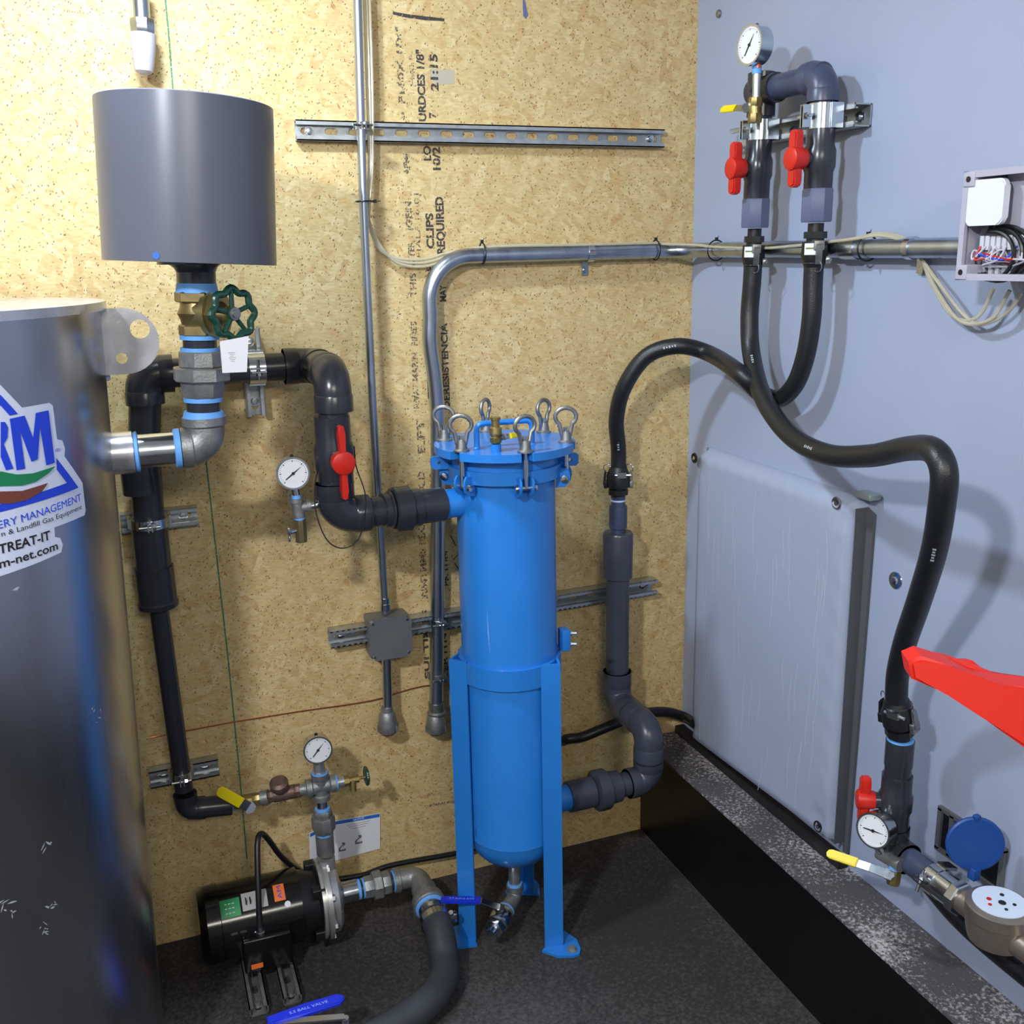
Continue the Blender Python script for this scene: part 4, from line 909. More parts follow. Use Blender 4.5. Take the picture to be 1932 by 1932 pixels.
for C_, vy, hy, nm in ((CL, 318, 403, 0), (CR, 300, 387, 1)):
    pvc_valve(mf, C_(vy), (C_(vy-20)-C_(vy+20)), V((-1, 0, 0)), .0272, .125, hub=.0225, hl=.05, hw=.028)
    p0, p1 = C_(hy+27 if nm == 0 else hy+32), C_(hy-28 if nm == 0 else hy-31); bm = B(); L_ = (p1-p0).length; lathe(bm, p0, p1-p0, [(0, .0295), (.003, .031), (L_-.003, .031), (L_, .0295)], 8, phase=.2); obj('hex_adapter', bm, mat('pvc_slate_blue', (92, 100, 128), .4), mf)
clampband(mf, CL(246), ZA, .0242, -XA, w=.04, th=.003); clampband(mf, CR(220), ZA, .0242, -XA, w=.045, th=.003)
cl = thing('hose_coupling', CL(430), 'left of the two black cam couplings below the red valves', 'hose coupling', 'black cam-lock hose couplings')
camlock(cl, CL(431), CL(500)-CL(431), .0205, (-.35, -.93, 0), sticker=(-.9, -.7, 0))
cl = thing('hose_coupling', CR(420), 'right of the two black cam couplings below the red valves', 'hose coupling', 'black cam-lock hose couplings')
camlock(cl, CR(421), CR(500)-CR(421), .0215, (-.35, -.93, 0), sticker=(-.9, -.7, 0))
# gauge with yellow-handled valve standing before the left pipe
dG = .115
gg = thing('pressure_gauge', R(1426, 232, dG), 'upper pressure gauge on a brass valve with small yellow lever', 'gauge')
gauge(gg, R(1415, 85, dG+.02), (-1, -.12, 0), .0385, needle=55, th=.032)
def segr(parent, name, a, b, r, m, d=dG, seg=20, r2=None):
    bm = B(); p0 = R(*a, d); p1 = R(*b, d)
    if seg <= 8: hexnut(bm, p0, p1-p0, r, (p1-p0).length, seg)
    else: cyl(bm, p0, p1, r, r2, seg=seg)
    return obj(name, bm, m, parent)
segr(gg, 'stem', (1429, 115), (1429, 130), .008, COPPER); segr(gg, 'sealant_ring', (1428, 125), (1428, 140), .0095, TAPE)
segr(gg, 'nipple', (1428, 138), (1427, 188), .0085, GALV); segr(gg, 'valve_body', (1427, 183), (1425, 200), .0145, BRASS, seg=8)
bv = segr(gg, 'valve_body', (1425, 199), (1425, 216), .013, BRASS); segr(gg, 'valve_body', (1425, 214), (1424, 232), .0145, BRASS, seg=8)
bm = B(); cyl(bm, R(1424, 222, dG), CL(222), .008, seg=12); obj('branch', bm, BRASS, gg)
pq = R(1424, 207, dG); hv = R(1348, 213, dG+.03)-R(1408, 208, dG+.02)
lever(bv, R(1408, 205, dG+.012), V((-.45, -.75, .3)), hv.normalized(), .085, .016, YEL, off=.004, sleeve=.56)
bm = B(); cyl(bm, pq, R(1406, 205, dG+.012), .005, seg=10); obj('stem_shaft', bm, CHROME, gg)

# ================================================================== HOSES
hr = .0192
def hose(name, pts, label, r=hr, m=HOSE, n=12, marks=()):
    sp_ = spline(pts, n); bm = B(); tube(bm, sp_, r, 22)
    t = thing(name, pts[-1], label, 'hose'); obj('hose_body', bm, m, t)
    for f in marks:
        i = int(f*(len(sp_)-2)); p = sp_[i]; d = (sp_[i+1]-p).normalized(); v = (CAM-p); v = (v-d*v.dot(d)).normalized(); q = d.cross(v); b = B()
        for k in range(5):
            c_ = p+v*(r*.985)+d*(.0065*k)+q*.0; box(b, c_, (.0035, .004 if k % 2 else .0055, .0012), (d, q, v))
        obj('printed_mark', b, mat('hose_print', (165, 170, 178)), t)
    return t
pT = V((xt, -dP, zr(944)+.07))
hose('rubber_hose', [pT-ZA*.02, pT+ZA*.06, W(1163, 790, .10), W(1178, 730, .13), W(1220, 672, .16), W(1280, 653, .2), W(1340, 668, .24), R(1398, 706, .13), R(1435, 742, .09), R(1470, 752, .075), R(1500, 725, .072), R(1520, 670, .072), R(1531, 600, .072), CR(530), CR(500)],
     'black hose arching from the corner pipe up to the right cam coupling', marks=(.08, .33))
cB = R(1691, 1365, .13)
hose('rubber_hose', [CL(500), CL(530), R(1414, 600, .075), R(1418, 670, .085), R(1440, 750, .125), R(1490, 820, .15), R(1560, 857, .18), R(1640, 860, .20), R(1715, 846, .235), R(1760, 850, .27), R(1781, 890, .28), R(1776, 960, .27), R(1762, 1040, .24), R(1735, 1130, .20), R(1708, 1210, .165), R(1694, 1270, .14), R(1691, 1318, .13)],
     'long black hose snaking from the left cam coupling down to the floor valve', r=.0197, marks=(.2, .36, .74))
# padded cover fixed with grommets
PT = .042
def Rp(px, py): return R(px, py, PT)
y0, y1 = Rp(1313, 846).y, Rp(1608, 946).y; zt0_, zt1_ = Rp(1313, 846).z, Rp(1608, 946).z; zb0, zb1 = Rp(1303, 1400).z, Rp(1574, 1606).z
pan = thing('padded_cover', (XR-.02, (y0+y1)/2, .31), 'pale grey padded cover with grommets on the right wall', 'padded cover')
bm = B(); NX, NZ = 44, 48; grid = []
random.seed(3); wr = [(random.uniform(0, 1), random.uniform(.25, 1.), random.uniform(.0004, .0011), random.uniform(-.03, .03)) for _ in range(34)]
for i in range(NX+1):
    row = []
    for j in range(NZ+1):
        u = i/NX; v = j/NZ; y = y0+(y1-y0)*u; z = (zb0+(zb1-zb0)*u)*(1-v)+(zt0_+(zt1_-zt0_)*u)*v
        e = min(u*.6, (1-u)*.6, v*.8, (1-v)*.8); ed = min(1., e/.02); x = PT*(.25+.75*sqrt(max(0, 1-(1-ed)**2)))
        if e > .03: x += .004*sin(u*3)*sin(v*2.6)+.0015*sin(v*9+u*5)
        if u > .93 or v > .95: x += .0015*sin(v*60+u*70)
        for gu, gv in ((.03, .955), (.93, .955), (.93, .06), (.03, .06)):
            dd2 = ((u-gu)*.6)**2+((v-gv)*.8)**2; x -= .008*math.exp(-dd2/.0005)
        row.append(bm.verts.new((XR-x, y, z)))
    grid.append(row)
for i in range(NX):
    for j in range(NZ): bm.faces.new((grid[i][j], grid[i][j+1], grid[i+1][j+1], grid[i+1][j]))
for i, rng in ((0, 1), (NX, -1)):
    back = [bm.verts.new((XR-.001, v.co.y, v.co.z)) for v in grid[i]]
    for j in range(NZ): bm.faces.new((grid[i][j], grid[i][j+1], back[j+1], back[j]))
for j in (0, NZ):
    back = [bm.verts.new((XR-.001, grid[i][j].co.y, grid[i][j].co.z)) for i in range(NX+1)]
    for i in range(NX): bm.faces.new((grid[i][j], grid[i+1][j], back[i+1], back[i]))
obj('cover_cloth', bm, PADM, pan, sharp=80)
bm = B(); random.seed(5)
for _ in range(46):
    u = random.uniform(.08, .9); v0 = random.uniform(.0, .75); v1 = v0+random.uniform(.08, .24)
    pts = []
    for k in range(5):
        v = v0+(v1-v0)*k/4; uu_ = u+.006*sin(k*1.3+u*20)-.03*(v0-.5)*k/4; y = y0+(y1-y0)*uu_; z = (zb0+(zb1-zb0)*uu_)*(1-v)+(zt0_+(zt1_-zt0_)*uu_)*v
        pts.append((XR-PT-(.004*sin(uu_*3)*sin(v*2.6)+.0015*sin(v*9+uu_*5))+.0004, y, z))
    tube(bm, pts, .0007, 4)
cr_ = obj('crease', bm, mat('crease_grey', (186, 192, 204), .8), pan); cr_['kind'] = 'stuff'
for px, py in ((1312, 864), (1580, 949), (1545, 1559)):
    c = R(px, py, PT-.006); b = B(); ring(b, c+V((-.003, 0, 0)), XA, .0115, .0022, 20, 6); lathe(b, c, -XA, [(0, .0105), (.001, .0105)], 16); g = obj('grommet', b, BLK if px != 1580 else STEEL, pan)
    b = B(); lathe(b, c-XA*.001, -XA, [(0, .006), (.004, .005)], 10); obj('screw', b, CHROME, g)
bm = B(); c = R(1627, 938, .03); box(bm, c+V((.012, 0, .002)), (.03, .05, .012), bev=.003); obj('corner_tab', bm, mat('foil_tab', (150, 160, 160), .4, .4), pan)
# shade at the cover's free edge, built as dark slabs on side and wall
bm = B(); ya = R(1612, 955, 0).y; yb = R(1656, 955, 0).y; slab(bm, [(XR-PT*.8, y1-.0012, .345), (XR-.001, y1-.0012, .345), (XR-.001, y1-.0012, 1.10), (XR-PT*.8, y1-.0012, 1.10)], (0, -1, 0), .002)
slab(bm, [(XR-.0015, y1, .32), (XR-.0015, yb+.01, .32), (XR-.0015, yb, 1.09), (XR-.0015, y1, 1.10)], (-1, 0, 0), .006); obj('edge_shade', bm, mat('edge_shade_grey', (84, 86, 90), .7), pan, 'painted dark grey shade beside the free edge')

# wall fasteners
for i, ((px, py), lb) in enumerate((((1358, 26), 'screw with washer near the top corner of the grey wall'), ((1690, 1095), 'dimpled round bolt on the grey wall behind the long hose'))):
    c = R(px, py, 0); b = B(); lathe(b, c, -XA, [(0, .018 if i else .008), (.002, .017 if i else .008), (.003, .009), (.006, .008), (.008, .004)], 16); tag(obj('wall_bolt', b, CHROME if i else STEEL), lb, 'bolt', 'fasteners in the grey wall')

# ================================================================== ENCLOSURE
dE = .11
a0 = R(1824, 324, dE); a1 = R(1803, 528, dE); y_l = (a0.y+a1.y)/2; z_t = a0.z; z_b = a1.z; y_r = y_l-.26; hE = z_t-z_b
en = thing('open_enclosure', (XR-dE/2, (y_l+y_r)/2, z_b), 'open light grey electrical enclosure full of cables on the right wall', 'electrical enclosure')
bm = B(); w_ = .005
box(bm, (XR-.004, (y_l+y_r)/2, (z_t+z_b)/2), (.006, y_l-y_r, hE))
for yy in (y_l-w_/2, y_r+w_/2): box(bm, (XR-dE/2, yy, (z_t+z_b)/2), (dE, w_, hE))
for zz in (z_t-w_/2, z_b+w_/2): box(bm, (XR-dE/2, (y_l+y_r)/2, zz), (dE, y_l-y_r, w_))
for yy in (y_l-.005, y_r+.005): box(bm, (XR-dE, yy, (z_t+z_b)/2), (.006, .010, hE))
for zz in (z_t-.005, z_b+.005): box(bm, (XR-dE, (y_l+y_r)/2, zz), (.006, y_l-y_r, .010))
obj('enclosure_body', bm, GREYB, en)
for yy, zz in ((y_l-.012, z_t-.012), (y_l-.012, z_b+.012), (y_r+.012, z_t-.012), (y_r+.012, z_b+.012)):
    b = B(); box(b, (XR-dE/2-.003, yy, zz), (dE+.004, .023, .023), bev=.002); q = obj('corner_boss', b, GREYB, en)
    b = B(); lathe(b, (XR-dE-.005, yy, zz), -XA, [(0, .0045), (.0008, .0045)], 16); obj('screw_hole', b, BLK, q)
m0 = R(1868, 382, dE-.01); b = B(); slab(b, [m0+YA*x+ZA*y for x, y in rrect(.074, .068, .011)], -XA, .012, .002); obj('relay_module', b, mat('white_module', (226, 228, 240), .35), en, 'white rounded module')
b = B(); box(b, m0+V((.045, -.055, .003)), (.06, .085, .09), bev=.004); obj('power_module', b, GREYB, en)
b = B(); random.seed(11)
for k in range(13):
    yy = m0.y+.02-k*.011
    box(b, (m0.x+.02, yy, m0.z-.06), (.02, .008, .022), bev=.001)
obj('terminal_block', b, mat('white_terminals', (205, 205, 215), .4), en)
cen = R(1890, 480, dE-.03); CABC = [mat('cable_white', (190, 188, 200), .4), BLK, RED, BLUEL, mat('cable_grey', (150, 150, 160), .4)]
b = B(); slabp = rrect(.12, .07, .01); slab(b, [V((XR-dE+.05, cen.y-.02, cen.z))+YA*x+ZA*y for x, y in slabp], -XA, .012, .002); q = obj('circuit_board', b, mat('board_lilac', (150, 140, 165), .5), en)
for k in range(9):
    b = B(); box(b, V((XR-dE+.034, cen.y+.03-k*.013, cen.z-.004)), (.016, .007, .05+.006*(k % 3)), bev=.001); obj('connector', b, CABC[0] if k % 3 else CABC[4], en)
for k in range(16):
    ci = [1, 1, 1, 0, 4, 0, 2, 3, 0, 4, 1, 0, 2, 0, 4, 0][k]; rr = .0032 if ci == 1 else .0016; b = B()
    if ci == 1:
        R1 = .040+.006*(k % 4); R2 = .030+.003*k % .012; c0 = V((XR-dE+.012+.004*(k % 4), cen.y+.0-.006*(k % 3), cen.z-.002+.002*k % .01)); pts = [c0+YA*(R1*cos(a))+ZA*((.036+.002*(k % 3))*sin(a)) for a in [radians(70+240*i/18) for i in range(19)]]; pts = [V((XR-.05, y_l-.03, z_t-.03))]+pts if k == 0 else pts
    else:
        pa_ = V((m0.x+.01, m0.y+.02-.010*(k % 12), m0.z-.065)); pts = [pa_, pa_+V((-.01, random.uniform(-.015, .015), -.02)), V((XR-dE+.016, cen.y+random.uniform(-.05, .04), cen.z+random.uniform(-.02, .012))), V((XR-dE+.03, cen.y+random.uniform(-.06, .04), z_b+.02))]
        pts = spline(pts, 6)
    tube(b, pts, rr, 7); obj('cable', b, CABC[ci], en)
for k, yy in enumerate((y_l-.075, y_l-.10)):
    b = B(); lathe(b, (XR-.05, yy, z_b), -ZA, [(0, .010), (.012, .010), (.014, .006), (.02, .006)], 12); obj('cable_gland', b, GREYB, en)

# ================================================================== LOWER RIGHT: floor valve line, gauge, water meter
dL = .11
lw = thing('valve_pipe', R(1690, 1600, dL), 'dark pipe with red valve handle dropping from the long hose', 'pipe')
cA, cZ = R(1693, 1375, dL), R(1690, 1592, dL); cA.y = cZ.y = (cA.y+cZ.y)/2
def lz_(py): return cA.z+(cZ.z-cA.z)*(py-1375)/(1592-1375)
def LP(py): return V((cA.x, cA.y, lz_(py)))
bm = B(); cyl(bm, LP(1400), LP(1600), .024, seg=24); obj('pipe', bm, PVC, lw)
bm = B(); cyl(bm, LP(1392), LP(1440), .0255, seg=24); obj('adapter', bm, PVC, lw)
bm = B(); lathe(bm, LP(1398), ZA, [(0, .0245), (.009, .0235)], 24); obj('sealant_ring', bm, TAPE, lw)
pvc_valve(lw, LP(1512), ZA, V((-.85, .5, 0)), .0275, .11, hub=.019, hl=.045, hw=.026)
cl = thing('hose_coupling', LP(1390), 'black cam coupling at the bottom end of the long hose', 'hose coupling', 'black cam-lock hose couplings')
top_c = R(1691, 1300, .125)
hx = LP(1396); dr_ = (top_c-hx).normalized(); camlock(cl, hx, dr_, .0245, (.3, -.95, 0))
zP = LP(1600).z-.004
bm = B(); pvc_elbow(bm, V((cA.x, cA.y, zP)), ZA, -YA, .029, .045, .028); obj('elbow', bm, PVC, lw)
yM = R(1885, 1720, dL).y
mt = thing('water_meter', (cA.x, yM, zP), 'brass-bodied water meter with open blue lid on the low pipe', 'water meter')
bm = B(); cyl(bm, V((cA.x, cA.y-.03, zP)), V((cA.x, cA.y-.13, zP)), .024, seg=24); obj('pipe', bm, PVCL, lw)
MTL = mat('meter_bronze', (158, 146, 136), .35, .75, var=.12)
ys = cA.y-.13
bm = B(); cyl(bm, V((cA.x, ys+.005, zP)), V((cA.x, ys-.03, zP)), .0265, seg=24); hexnut(bm, V((cA.x, ys-.03, zP)), -YA, .031, .018, 8); obj('inlet_adapter', bm, CHROME, mt)
bm = B(); cyl(bm, V((cA.x, ys-.045, zP)), V((cA.x, yM+.03, zP)), .021, .023, seg=24); cyl(bm, V((cA.x, yM-.03, zP)), V((cA.x, yM-.22, zP)), .022, seg=24); lathe(bm, V((cA.x, yM, zP-.03)), ZA, [(0, .03), (.008, .045), (.03, .05), (.05, .05), (.052, .053), (.072, .053), (.076, .046)], 36); obj('meter_body', bm, MTL, mt)
ztop = zP+.0485
bm = B(); lathe(bm, (cA.x, yM, ztop-.002), ZA, [(0, .043), (.0015, .043)], 36); dl = obj('dial', bm, mat('dial_blue_white', (206, 218, 236), .3), mt, 'pale dial with small red hands')
for dx, dy, m_, r_ in ((-.012, .012, RED, .004), (-.022, .0, RED, .003), (0.0, -.004, DARK, .006), (.016, .012, DARK, .0035), (.014, -.016, DARK, .003), (-.008, -.02, DARK, .0028)):
    b = B(); lathe(b, (cA.x+dx, yM+dy, ztop-.0004), ZA, [(0, r_), (.0012, r_)], 12); obj('pointer', b, m_, dl)
b = B(); lc = R(1838, 1590, .075); hn = (CAM-lc).normalized()
hn = V((-.45, -.85, .12)).normalized(); lathe(b, lc, hn, [(0, .046), (.002, .049), (.006, .049), (.008, .046)], 40)
box(b, lc+V((.0, .0, .050)), (.012, .01, .008), bev=.002); box(b, lc+V((-.004, -.01, -.053)), (.016, .016, .022), bev=.002)
obj('meter_lid', b, mat('blue_lid', (16, 66, 138), .45), mt, 'round blue hinged lid, open')
clampband(mt, V((cA.x, cA.y-.115, zP)), YA, .0252, V((-1, 0, .3)), w=.022)
# black rubber hose along the ledge under the meter
b = B(); tube(b, spline([(XR-.04, cA.y+.04, LZ+.16), (XR-.05, cA.y-.02, zP-.06), (XR-.055, cA.y-.12, zP-.085), (XR-.06, yM, zP-.09), (XR-.06, yM-.3, zP-.09)], 8), .020, 16); tag(obj('rubber_hose', b, HOSE), 'short black hose tucked along the wall under the water meter', 'hose')
# lower gauge
g2 = thing('pressure_gauge', R(1685, 1660, .15), 'lower pressure gauge near the ledge with brass drain valve', 'gauge')
gcn = R(1648, 1567, .17)
gauge(g2, gcn, (-.95, -.34, .12), .0335, needle=5, th=.03)
def segq(parent, name, P0, P1, r, m, seg=20):
    b = B(); P0 = V(P0); P1 = V(P1)
    if seg <= 8: hexnut(b, P0, P1-P0, r, (P1-P0).length, seg)
    else: cyl(b, P0, P1, r, seg=seg)
    return obj(name, b, m, parent)
q1 = gcn+V((.012, .01, -.032)); q2_ = R(1668, 1615, .14)
segq(g2, 'stem', q1, q2_, .008, CHROME); tb = R(1690, 1625, .135)
segq(g2, 'tee', q2_+V((0, .012, 0)), tb+V((0, -.015, 0)), .013, GALVD); segq(g2, 'nipple', tb, V((cA.x, tb.y-.01, zP)), .010, GALV)
v0 = tb; v1 = R(1685, 1668, .14); segq(g2, 'sealant_ring', tb+V((0, 0, -.006)), tb+V((0, 0, -.014)), .013, TAPE); bv = segq(g2, 'valve_body', v0-ZA*.012, v1, .0125, BRASS, 8)
yl = R(1597, 1618, .18); vm = v0.lerp(v1, .55); lever(bv, vm+V((-.012, 0, 0)), V((-.5, -.3, .8)), (yl-vm).normalized(), .12, .018, YEL, off=.004, sleeve=.5)
segq(g2, 'stem_shaft', vm, vm+V((-.014, 0, .002)), .005, CHROME, 10)
# recessed wall box behind the blue lid
w0 = R(1795, 1565, 0); wb = thing('wall_socket_frame', w0, 'narrow grey frame with dark openings behind the blue meter lid', 'wall frame')
b = B(); ow, oh = .15, .085
for sg in (-1, 1):
    box(b, w0+V((-.004, sg*ow/2-.05, -.01)), (.008, .010, oh)); 
box(b, w0+V((-.004, -.05, -.01+oh/2)), (.008, ow+.01, .008)); box(b, w0+V((-.004, -.05, -.01-oh/2)), (.008, ow+.01, .008)); box(b, w0+V((-.004, -.005, -.01)), (.008, .010, oh))
obj('frame', b, DGREY, wb); b = B(); box(b, w0+V((-.0012, -.05, -.01)), (.002, ow, oh)); obj('opening', b, BLK, wb)

# big red valve lever in the foreground
lvd = thing('valve_lever', (.62, -1.74, 1.2), 'large red plastic valve lever entering from the right edge', 'valve handle')
def rr_(px, py, t_): r = ray(px, py); return CAM+r*(t_/r.dot(FW))
tD = .80
P_ = [rr_(1716, 1251, tD), rr_(1740, 1241, tD), rr_(1800, 1260, tD), rr_(1845, 1283, tD), rr_(1890, 1293, tD), rr_(1990, 1305, tD), rr_(2010, 1450, tD), rr_(1932, 1412, tD), rr_(1850, 1352, tD), rr_(1790, 1313, tD), rr_(1722, 1284, tD)]
bm = B(); nn = (FW*.85+UP*.35).normalized(); slab(bm, P_, nn, .022, .003); obj('lever_arm', bm, RED, lvd)
P_ = [rr_(1806, 1252, tD+.03), rr_(1812, 1247, tD+.03), rr_(1838, 1247, tD+.03), rr_(1892, 1292, tD+.03), rr_(1850, 1290, tD+.03)]
bm = B(); slab(bm, P_, FW, .018, .003); obj('lever_rib', bm, RED, lvd)

# ================================================================== PUMP GROUP
dQ = .135; rM = .088
pm = thing('water_pump', (W(500, 1800, dQ).x, -dQ, .04), 'black electric pump motor with stainless pump head on the floor', 'pump')
zM = W(600, 1708, dQ).z; xA_ = W(373, 1745, dQ).x; xB_ = W(612, 1700, dQ).x; zM = .115; yQ = -dQ
x0 = xA_; x1 = W(470, 1725, dQ).x
bm = B(); lathe(bm, (x0, yQ, zM), XA, [(0, rM*.5), (.004, rM*.86), (.02, rM*.99), (.05, rM), (.052, rM*.96)], 40); obj('end_bell', bm, BLKG, pm)
x2 = W(565, 1712, dQ).x
bm = B(); cyl(bm, (x0+.05, yQ, zM), (x2, yQ, zM), rM*.97, seg=48); obj('motor_shell', bm, BLKG, pm)
bm = B(); lathe(bm, (x2, yQ, zM), XA, [(0, rM*.9), (.03, rM*.8), (.04, rM*.78), (xB_-x2-.012, rM*.95)], 40)
for k in range(4): a_ = pi/4+pi/2*k; box(bm, (xB_-.02, yQ+rM*.9*cos(a_), zM+rM*.9*sin(a_)), (.03, .025, .025), bev=.003)
obj('adapter_bracket', bm, BLK, pm)
bm = B(); box(bm, (W(500, 1740, .22).x, yQ-rM*.92, zM-.035), (.11, .05, .085), bev=.006); bx_ = obj('wiring_box', bm, BLKG, pm)
cx_ = W(492, 1750, .25).x
bm = B(); lathe(bm, (cx_, yQ-rM*.92-.005, zM+.005), ZA, [(0, .012), (.008, .012), (.009, .009), (.02, .008)], 10); obj('cable_gland', bm, CHROME, pm)
bm = B(); box(bm, (cx_-.015, yQ-rM*.92-.026, zM-.06), (.026, .001, .012)); obj('orange_label', bm, ORANGE, pm, 'small orange label')
RIMS = mat('pump_stainless', (190, 190, 190), .28, .7, var=.08)
bm = B(); rH = .088
lathe(bm, (xB_-.014, yQ, zM), XA, [(0, rH*.9), (0, rH+.006), (.007, rH+.006), (.007, rH), (.012, rH), (.012, rH+.008), (.022, rH+.008), (.022, rH*.96), (.04, rH*.93), (.048, rH*.8), (.052, .04), (.058, .03)], 48)
hd = obj('pump_head', bm, RIMS, pm)
for k in range(8):
    a_ = 2*pi*k/8+.25; b = B(); lathe(b, (xB_+.008, yQ+(rH+.002)*cos(a_), zM+(rH+.002)*sin(a_)), XA, [(0, .009), (.006, .009), (.008, .005)], 6); obj('head_bolt', b, CHROME, hd)
xo = xB_+.012
bm = B(); cyl(bm, (xo, yQ, zM+rH-.02), (xo, yQ, zM+rH+.018), .021, seg=24); obj('discharge_port', bm, RIMS, hd)
bm = B(); box(bm, (xo-.002, yQ-.01, zM-rH-.006), (.02, .03, .02), bev=.003); obj('foot', bm, CHROME, pm)
def on_shell(px, py, w_, h_, m_, name, label, ang0, ang1, xx0, xx1):
    b = B(); rows = []
    for k in range(7):
        a_ = radians(ang0+(ang1-ang0)*k/6); rows.append((b.verts.new((xx0, yQ-cos(a_)*rM*.978, zM+sin(a_)*rM*.978)), b.verts.new((xx1, yQ-cos(a_)*rM*.978, zM+sin(a_)*rM*.978))))
    for A, C in zip(rows[:-1], rows[1:]): b.faces.new((A[0], A[1], C[1], C[0]))
    return obj(name, b, m_, pm, label)
lx = lambda px: W(px, 1680, dQ+.05).x
on_shell(0, 0, 0, 0, GREENL, 'green_label', 'green instruction label', 38, 66, lx(405), lx(450))
on_shell(0, 0, 0, 0, mat('silver_label', (170, 168, 170), .4), 'rating_plate', 'silver rating label', 42, 70, lx(454), lx(503))
on_shell(0, 0, 0, 0, ORANGE, 'brand_label', 'orange label with purple lettering', 45, 72, lx(516), lx(537))
def shell_text(s, ang0, x0_, ang1, h, m_):
    bm2, wd = text_bm(s, .0)
    for q in bm2.verts:
        a_ = radians(ang0+(ang1-ang0)*q.co.x/wd); q.co = V((x0_-q.co.y/.7*h, yQ-cos(a_)*rM*.984, zM+sin(a_)*rM*.984))
    return obj('lettering', bm2, m_, pm)
shell_text('AM', 48, lx(531), 69, .010, BLUEL)
for k in range(3):
    b = B(); a_ = radians(44+7*k)
    for j in range(3): c_ = V((lx(412)+.008*j+.012, yQ-cos(a_)*rM*.985, zM+sin(a_)*rM*.985)); box(b, c_, (.005, .0015, .0015))
    obj('label_print', b, WHITE, pm)
b = B(); a_ = radians(56); 
for xx in (462, 470): box(b, V((lx(xx), yQ-cos(a_)*rM*.985, zM+sin(a_)*rM*.985)), (.0025, .014, .010))
obj('label_print', b, DARK, pm)
b = B(); a_ = radians(38); lathe(b, V((lx(539), yQ-cos(a_)*rM*.975, zM+sin(a_)*rM*.975)), V((0, -cos(a_), sin(a_))), [(0, .007), (.001, .007)], 16); obj('plug_cap', b, WHITE, pm)
b = B()
for k in range(2): box(b, V((x0+.075+.02*k, yQ-rM*.965, zM+.022)), (.014, .003, .006))
obj('vent_slot', b, CHROME, pm)
# cables from the pump
b = B(); tube(b, spline([(cx_, yQ-rM*.97, zM+.02), W(488, 1700, .2), W(486, 1640, .17), W(486, 1590, .14), W(492, 1573, .12), W(505, 1582, .10), W(530, 1615, .07), W(560, 1640, .05), W(600, 1660, .03), W(680, 1652, .03), W(740, 1632, .022), W(860, 1610, .02), W(900, 1600, .02)], 8), .0068, 12)
tag(obj('power_cable', b, BLK), 'black power cable looping up from the pump and along the wall', 'cable')
# strut feet
for i, px in enumerate((472, 532)):
    p0 = F(px, 1822-i*14, .0); p1 = F(px+ (24 if i == 0 else 30), 1915-i*22, .0); p1.x = p0.x
    s_t = strut('strut_channel', (p0.x, yQ+.08, .001), (p0.x, p1.y, .001), ZA, ['left slotted strut foot under the black pump', 'right slotted strut foot under the black pump'][i], depth=.022)
    s_t['group'] = 'strut channels under the pump'
    for c_ in s_t.children: c_.data.materials[0] = GALVD
# discharge tree above the pump
dt = thing('gauge_manifold', (xo, yQ, zM+rH+.02), 'galvanized cross with round gauge standing on the pump outlet', 'pipe fittings')
def DX(px, py): p = W(px, py, dQ); return p
top_c = DX(601, 1483); 
def vseg(name, y0, y1, r, m_, seg=20, r2=None):
    z0, z1 = DX(605, y0).z, DX(605, y1).z; b = B()
    if seg <= 8: hexnut(b, V((xo, yQ, z0)), ZA, r, z1-z0, seg)
    else: cyl(b, (xo, yQ, z0), (xo, yQ, z1), r, r2, seg=seg)
    return obj(name, b, m_, dt)
vseg('coupling', 1612, 1575, .0215, GALVD); vseg('sealant_ring', 1577, 1570, .019, TAPE); vseg('union', 1571, 1549, .0235, GALVD, 8); vseg('union_nut', 1566, 1540, .028, GALVD, 8); vseg('union', 1541, 1528, .0225, GALVD, 8); vseg('sealant_ring', 1530, 1524, .0175, TAPE); vseg('nipple', 1526, 1505, .0135, CHROME)
cz = DX(603, 1483).z
b = B(); lathe(b, (xo, yQ, cz-.034), ZA, [(0, .021), (.012, .021), (.015, .017), (.053, .017), (.056, .021), (.068, .021)], 24); lathe(b, (xo-.034, yQ, cz), XA, [(0, .021), (.012, .021), (.015, .017), (.053, .017), (.056, .021), (.068, .021)], 24); obj('cross', b, GALVD, dt)
b = B(); lathe(b, (xo, yQ, cz+.032), ZA, [(0, .0185), (.006, .0185), (.007, .0145), (.028, .0135)], 8); obj('bushing', b, GALV, dt)
b = B(); lathe(b, (xo, yQ, cz+.031), ZA, [(0, .0205), (.006, .0195)], 20); obj('sealant_ring', b, TAPE, dt)
zg = DX(596, 1411).z
b = B(); cyl(b, (xo, yQ, cz+.05), (xo, yQ, zg-.02), .0085, seg=14); obj('stem', b, CHROME, dt)
gauge(dt, V((xo-.002, yQ-.012, zg)), (-.05, -1, .05), .0335, needle=50)
b = B(); lathe(b, (xo+.034, yQ, cz), XA, [(0, .0175), (.006, .0175), (.007, .0135), (.02, .0135)], 20); obj('plug', b, GALV, dt)
b = B(); lathe(b, (xo+.033, yQ, cz), XA, [(0, .0195), (.005, .0185)], 20); obj('sealant_ring', b, TAPE, dt)
xq = xo+.054
b = B(); lathe(b, (xq, yQ, cz), XA, [(0, .0135), (.012, .0135), (.013, .008), (.028, .0085)], 8); cyl(b, (xq+.022, yQ, cz), (xq+.02, yQ-.006, cz-.026), .0085, seg=12); lathe(b, (xq+.028, yQ, cz), XA, [(0, .010), (.008, .010), (.009, .004), (.03, .004)], 8); obj('drain_bibb', b, BRASS, dt)
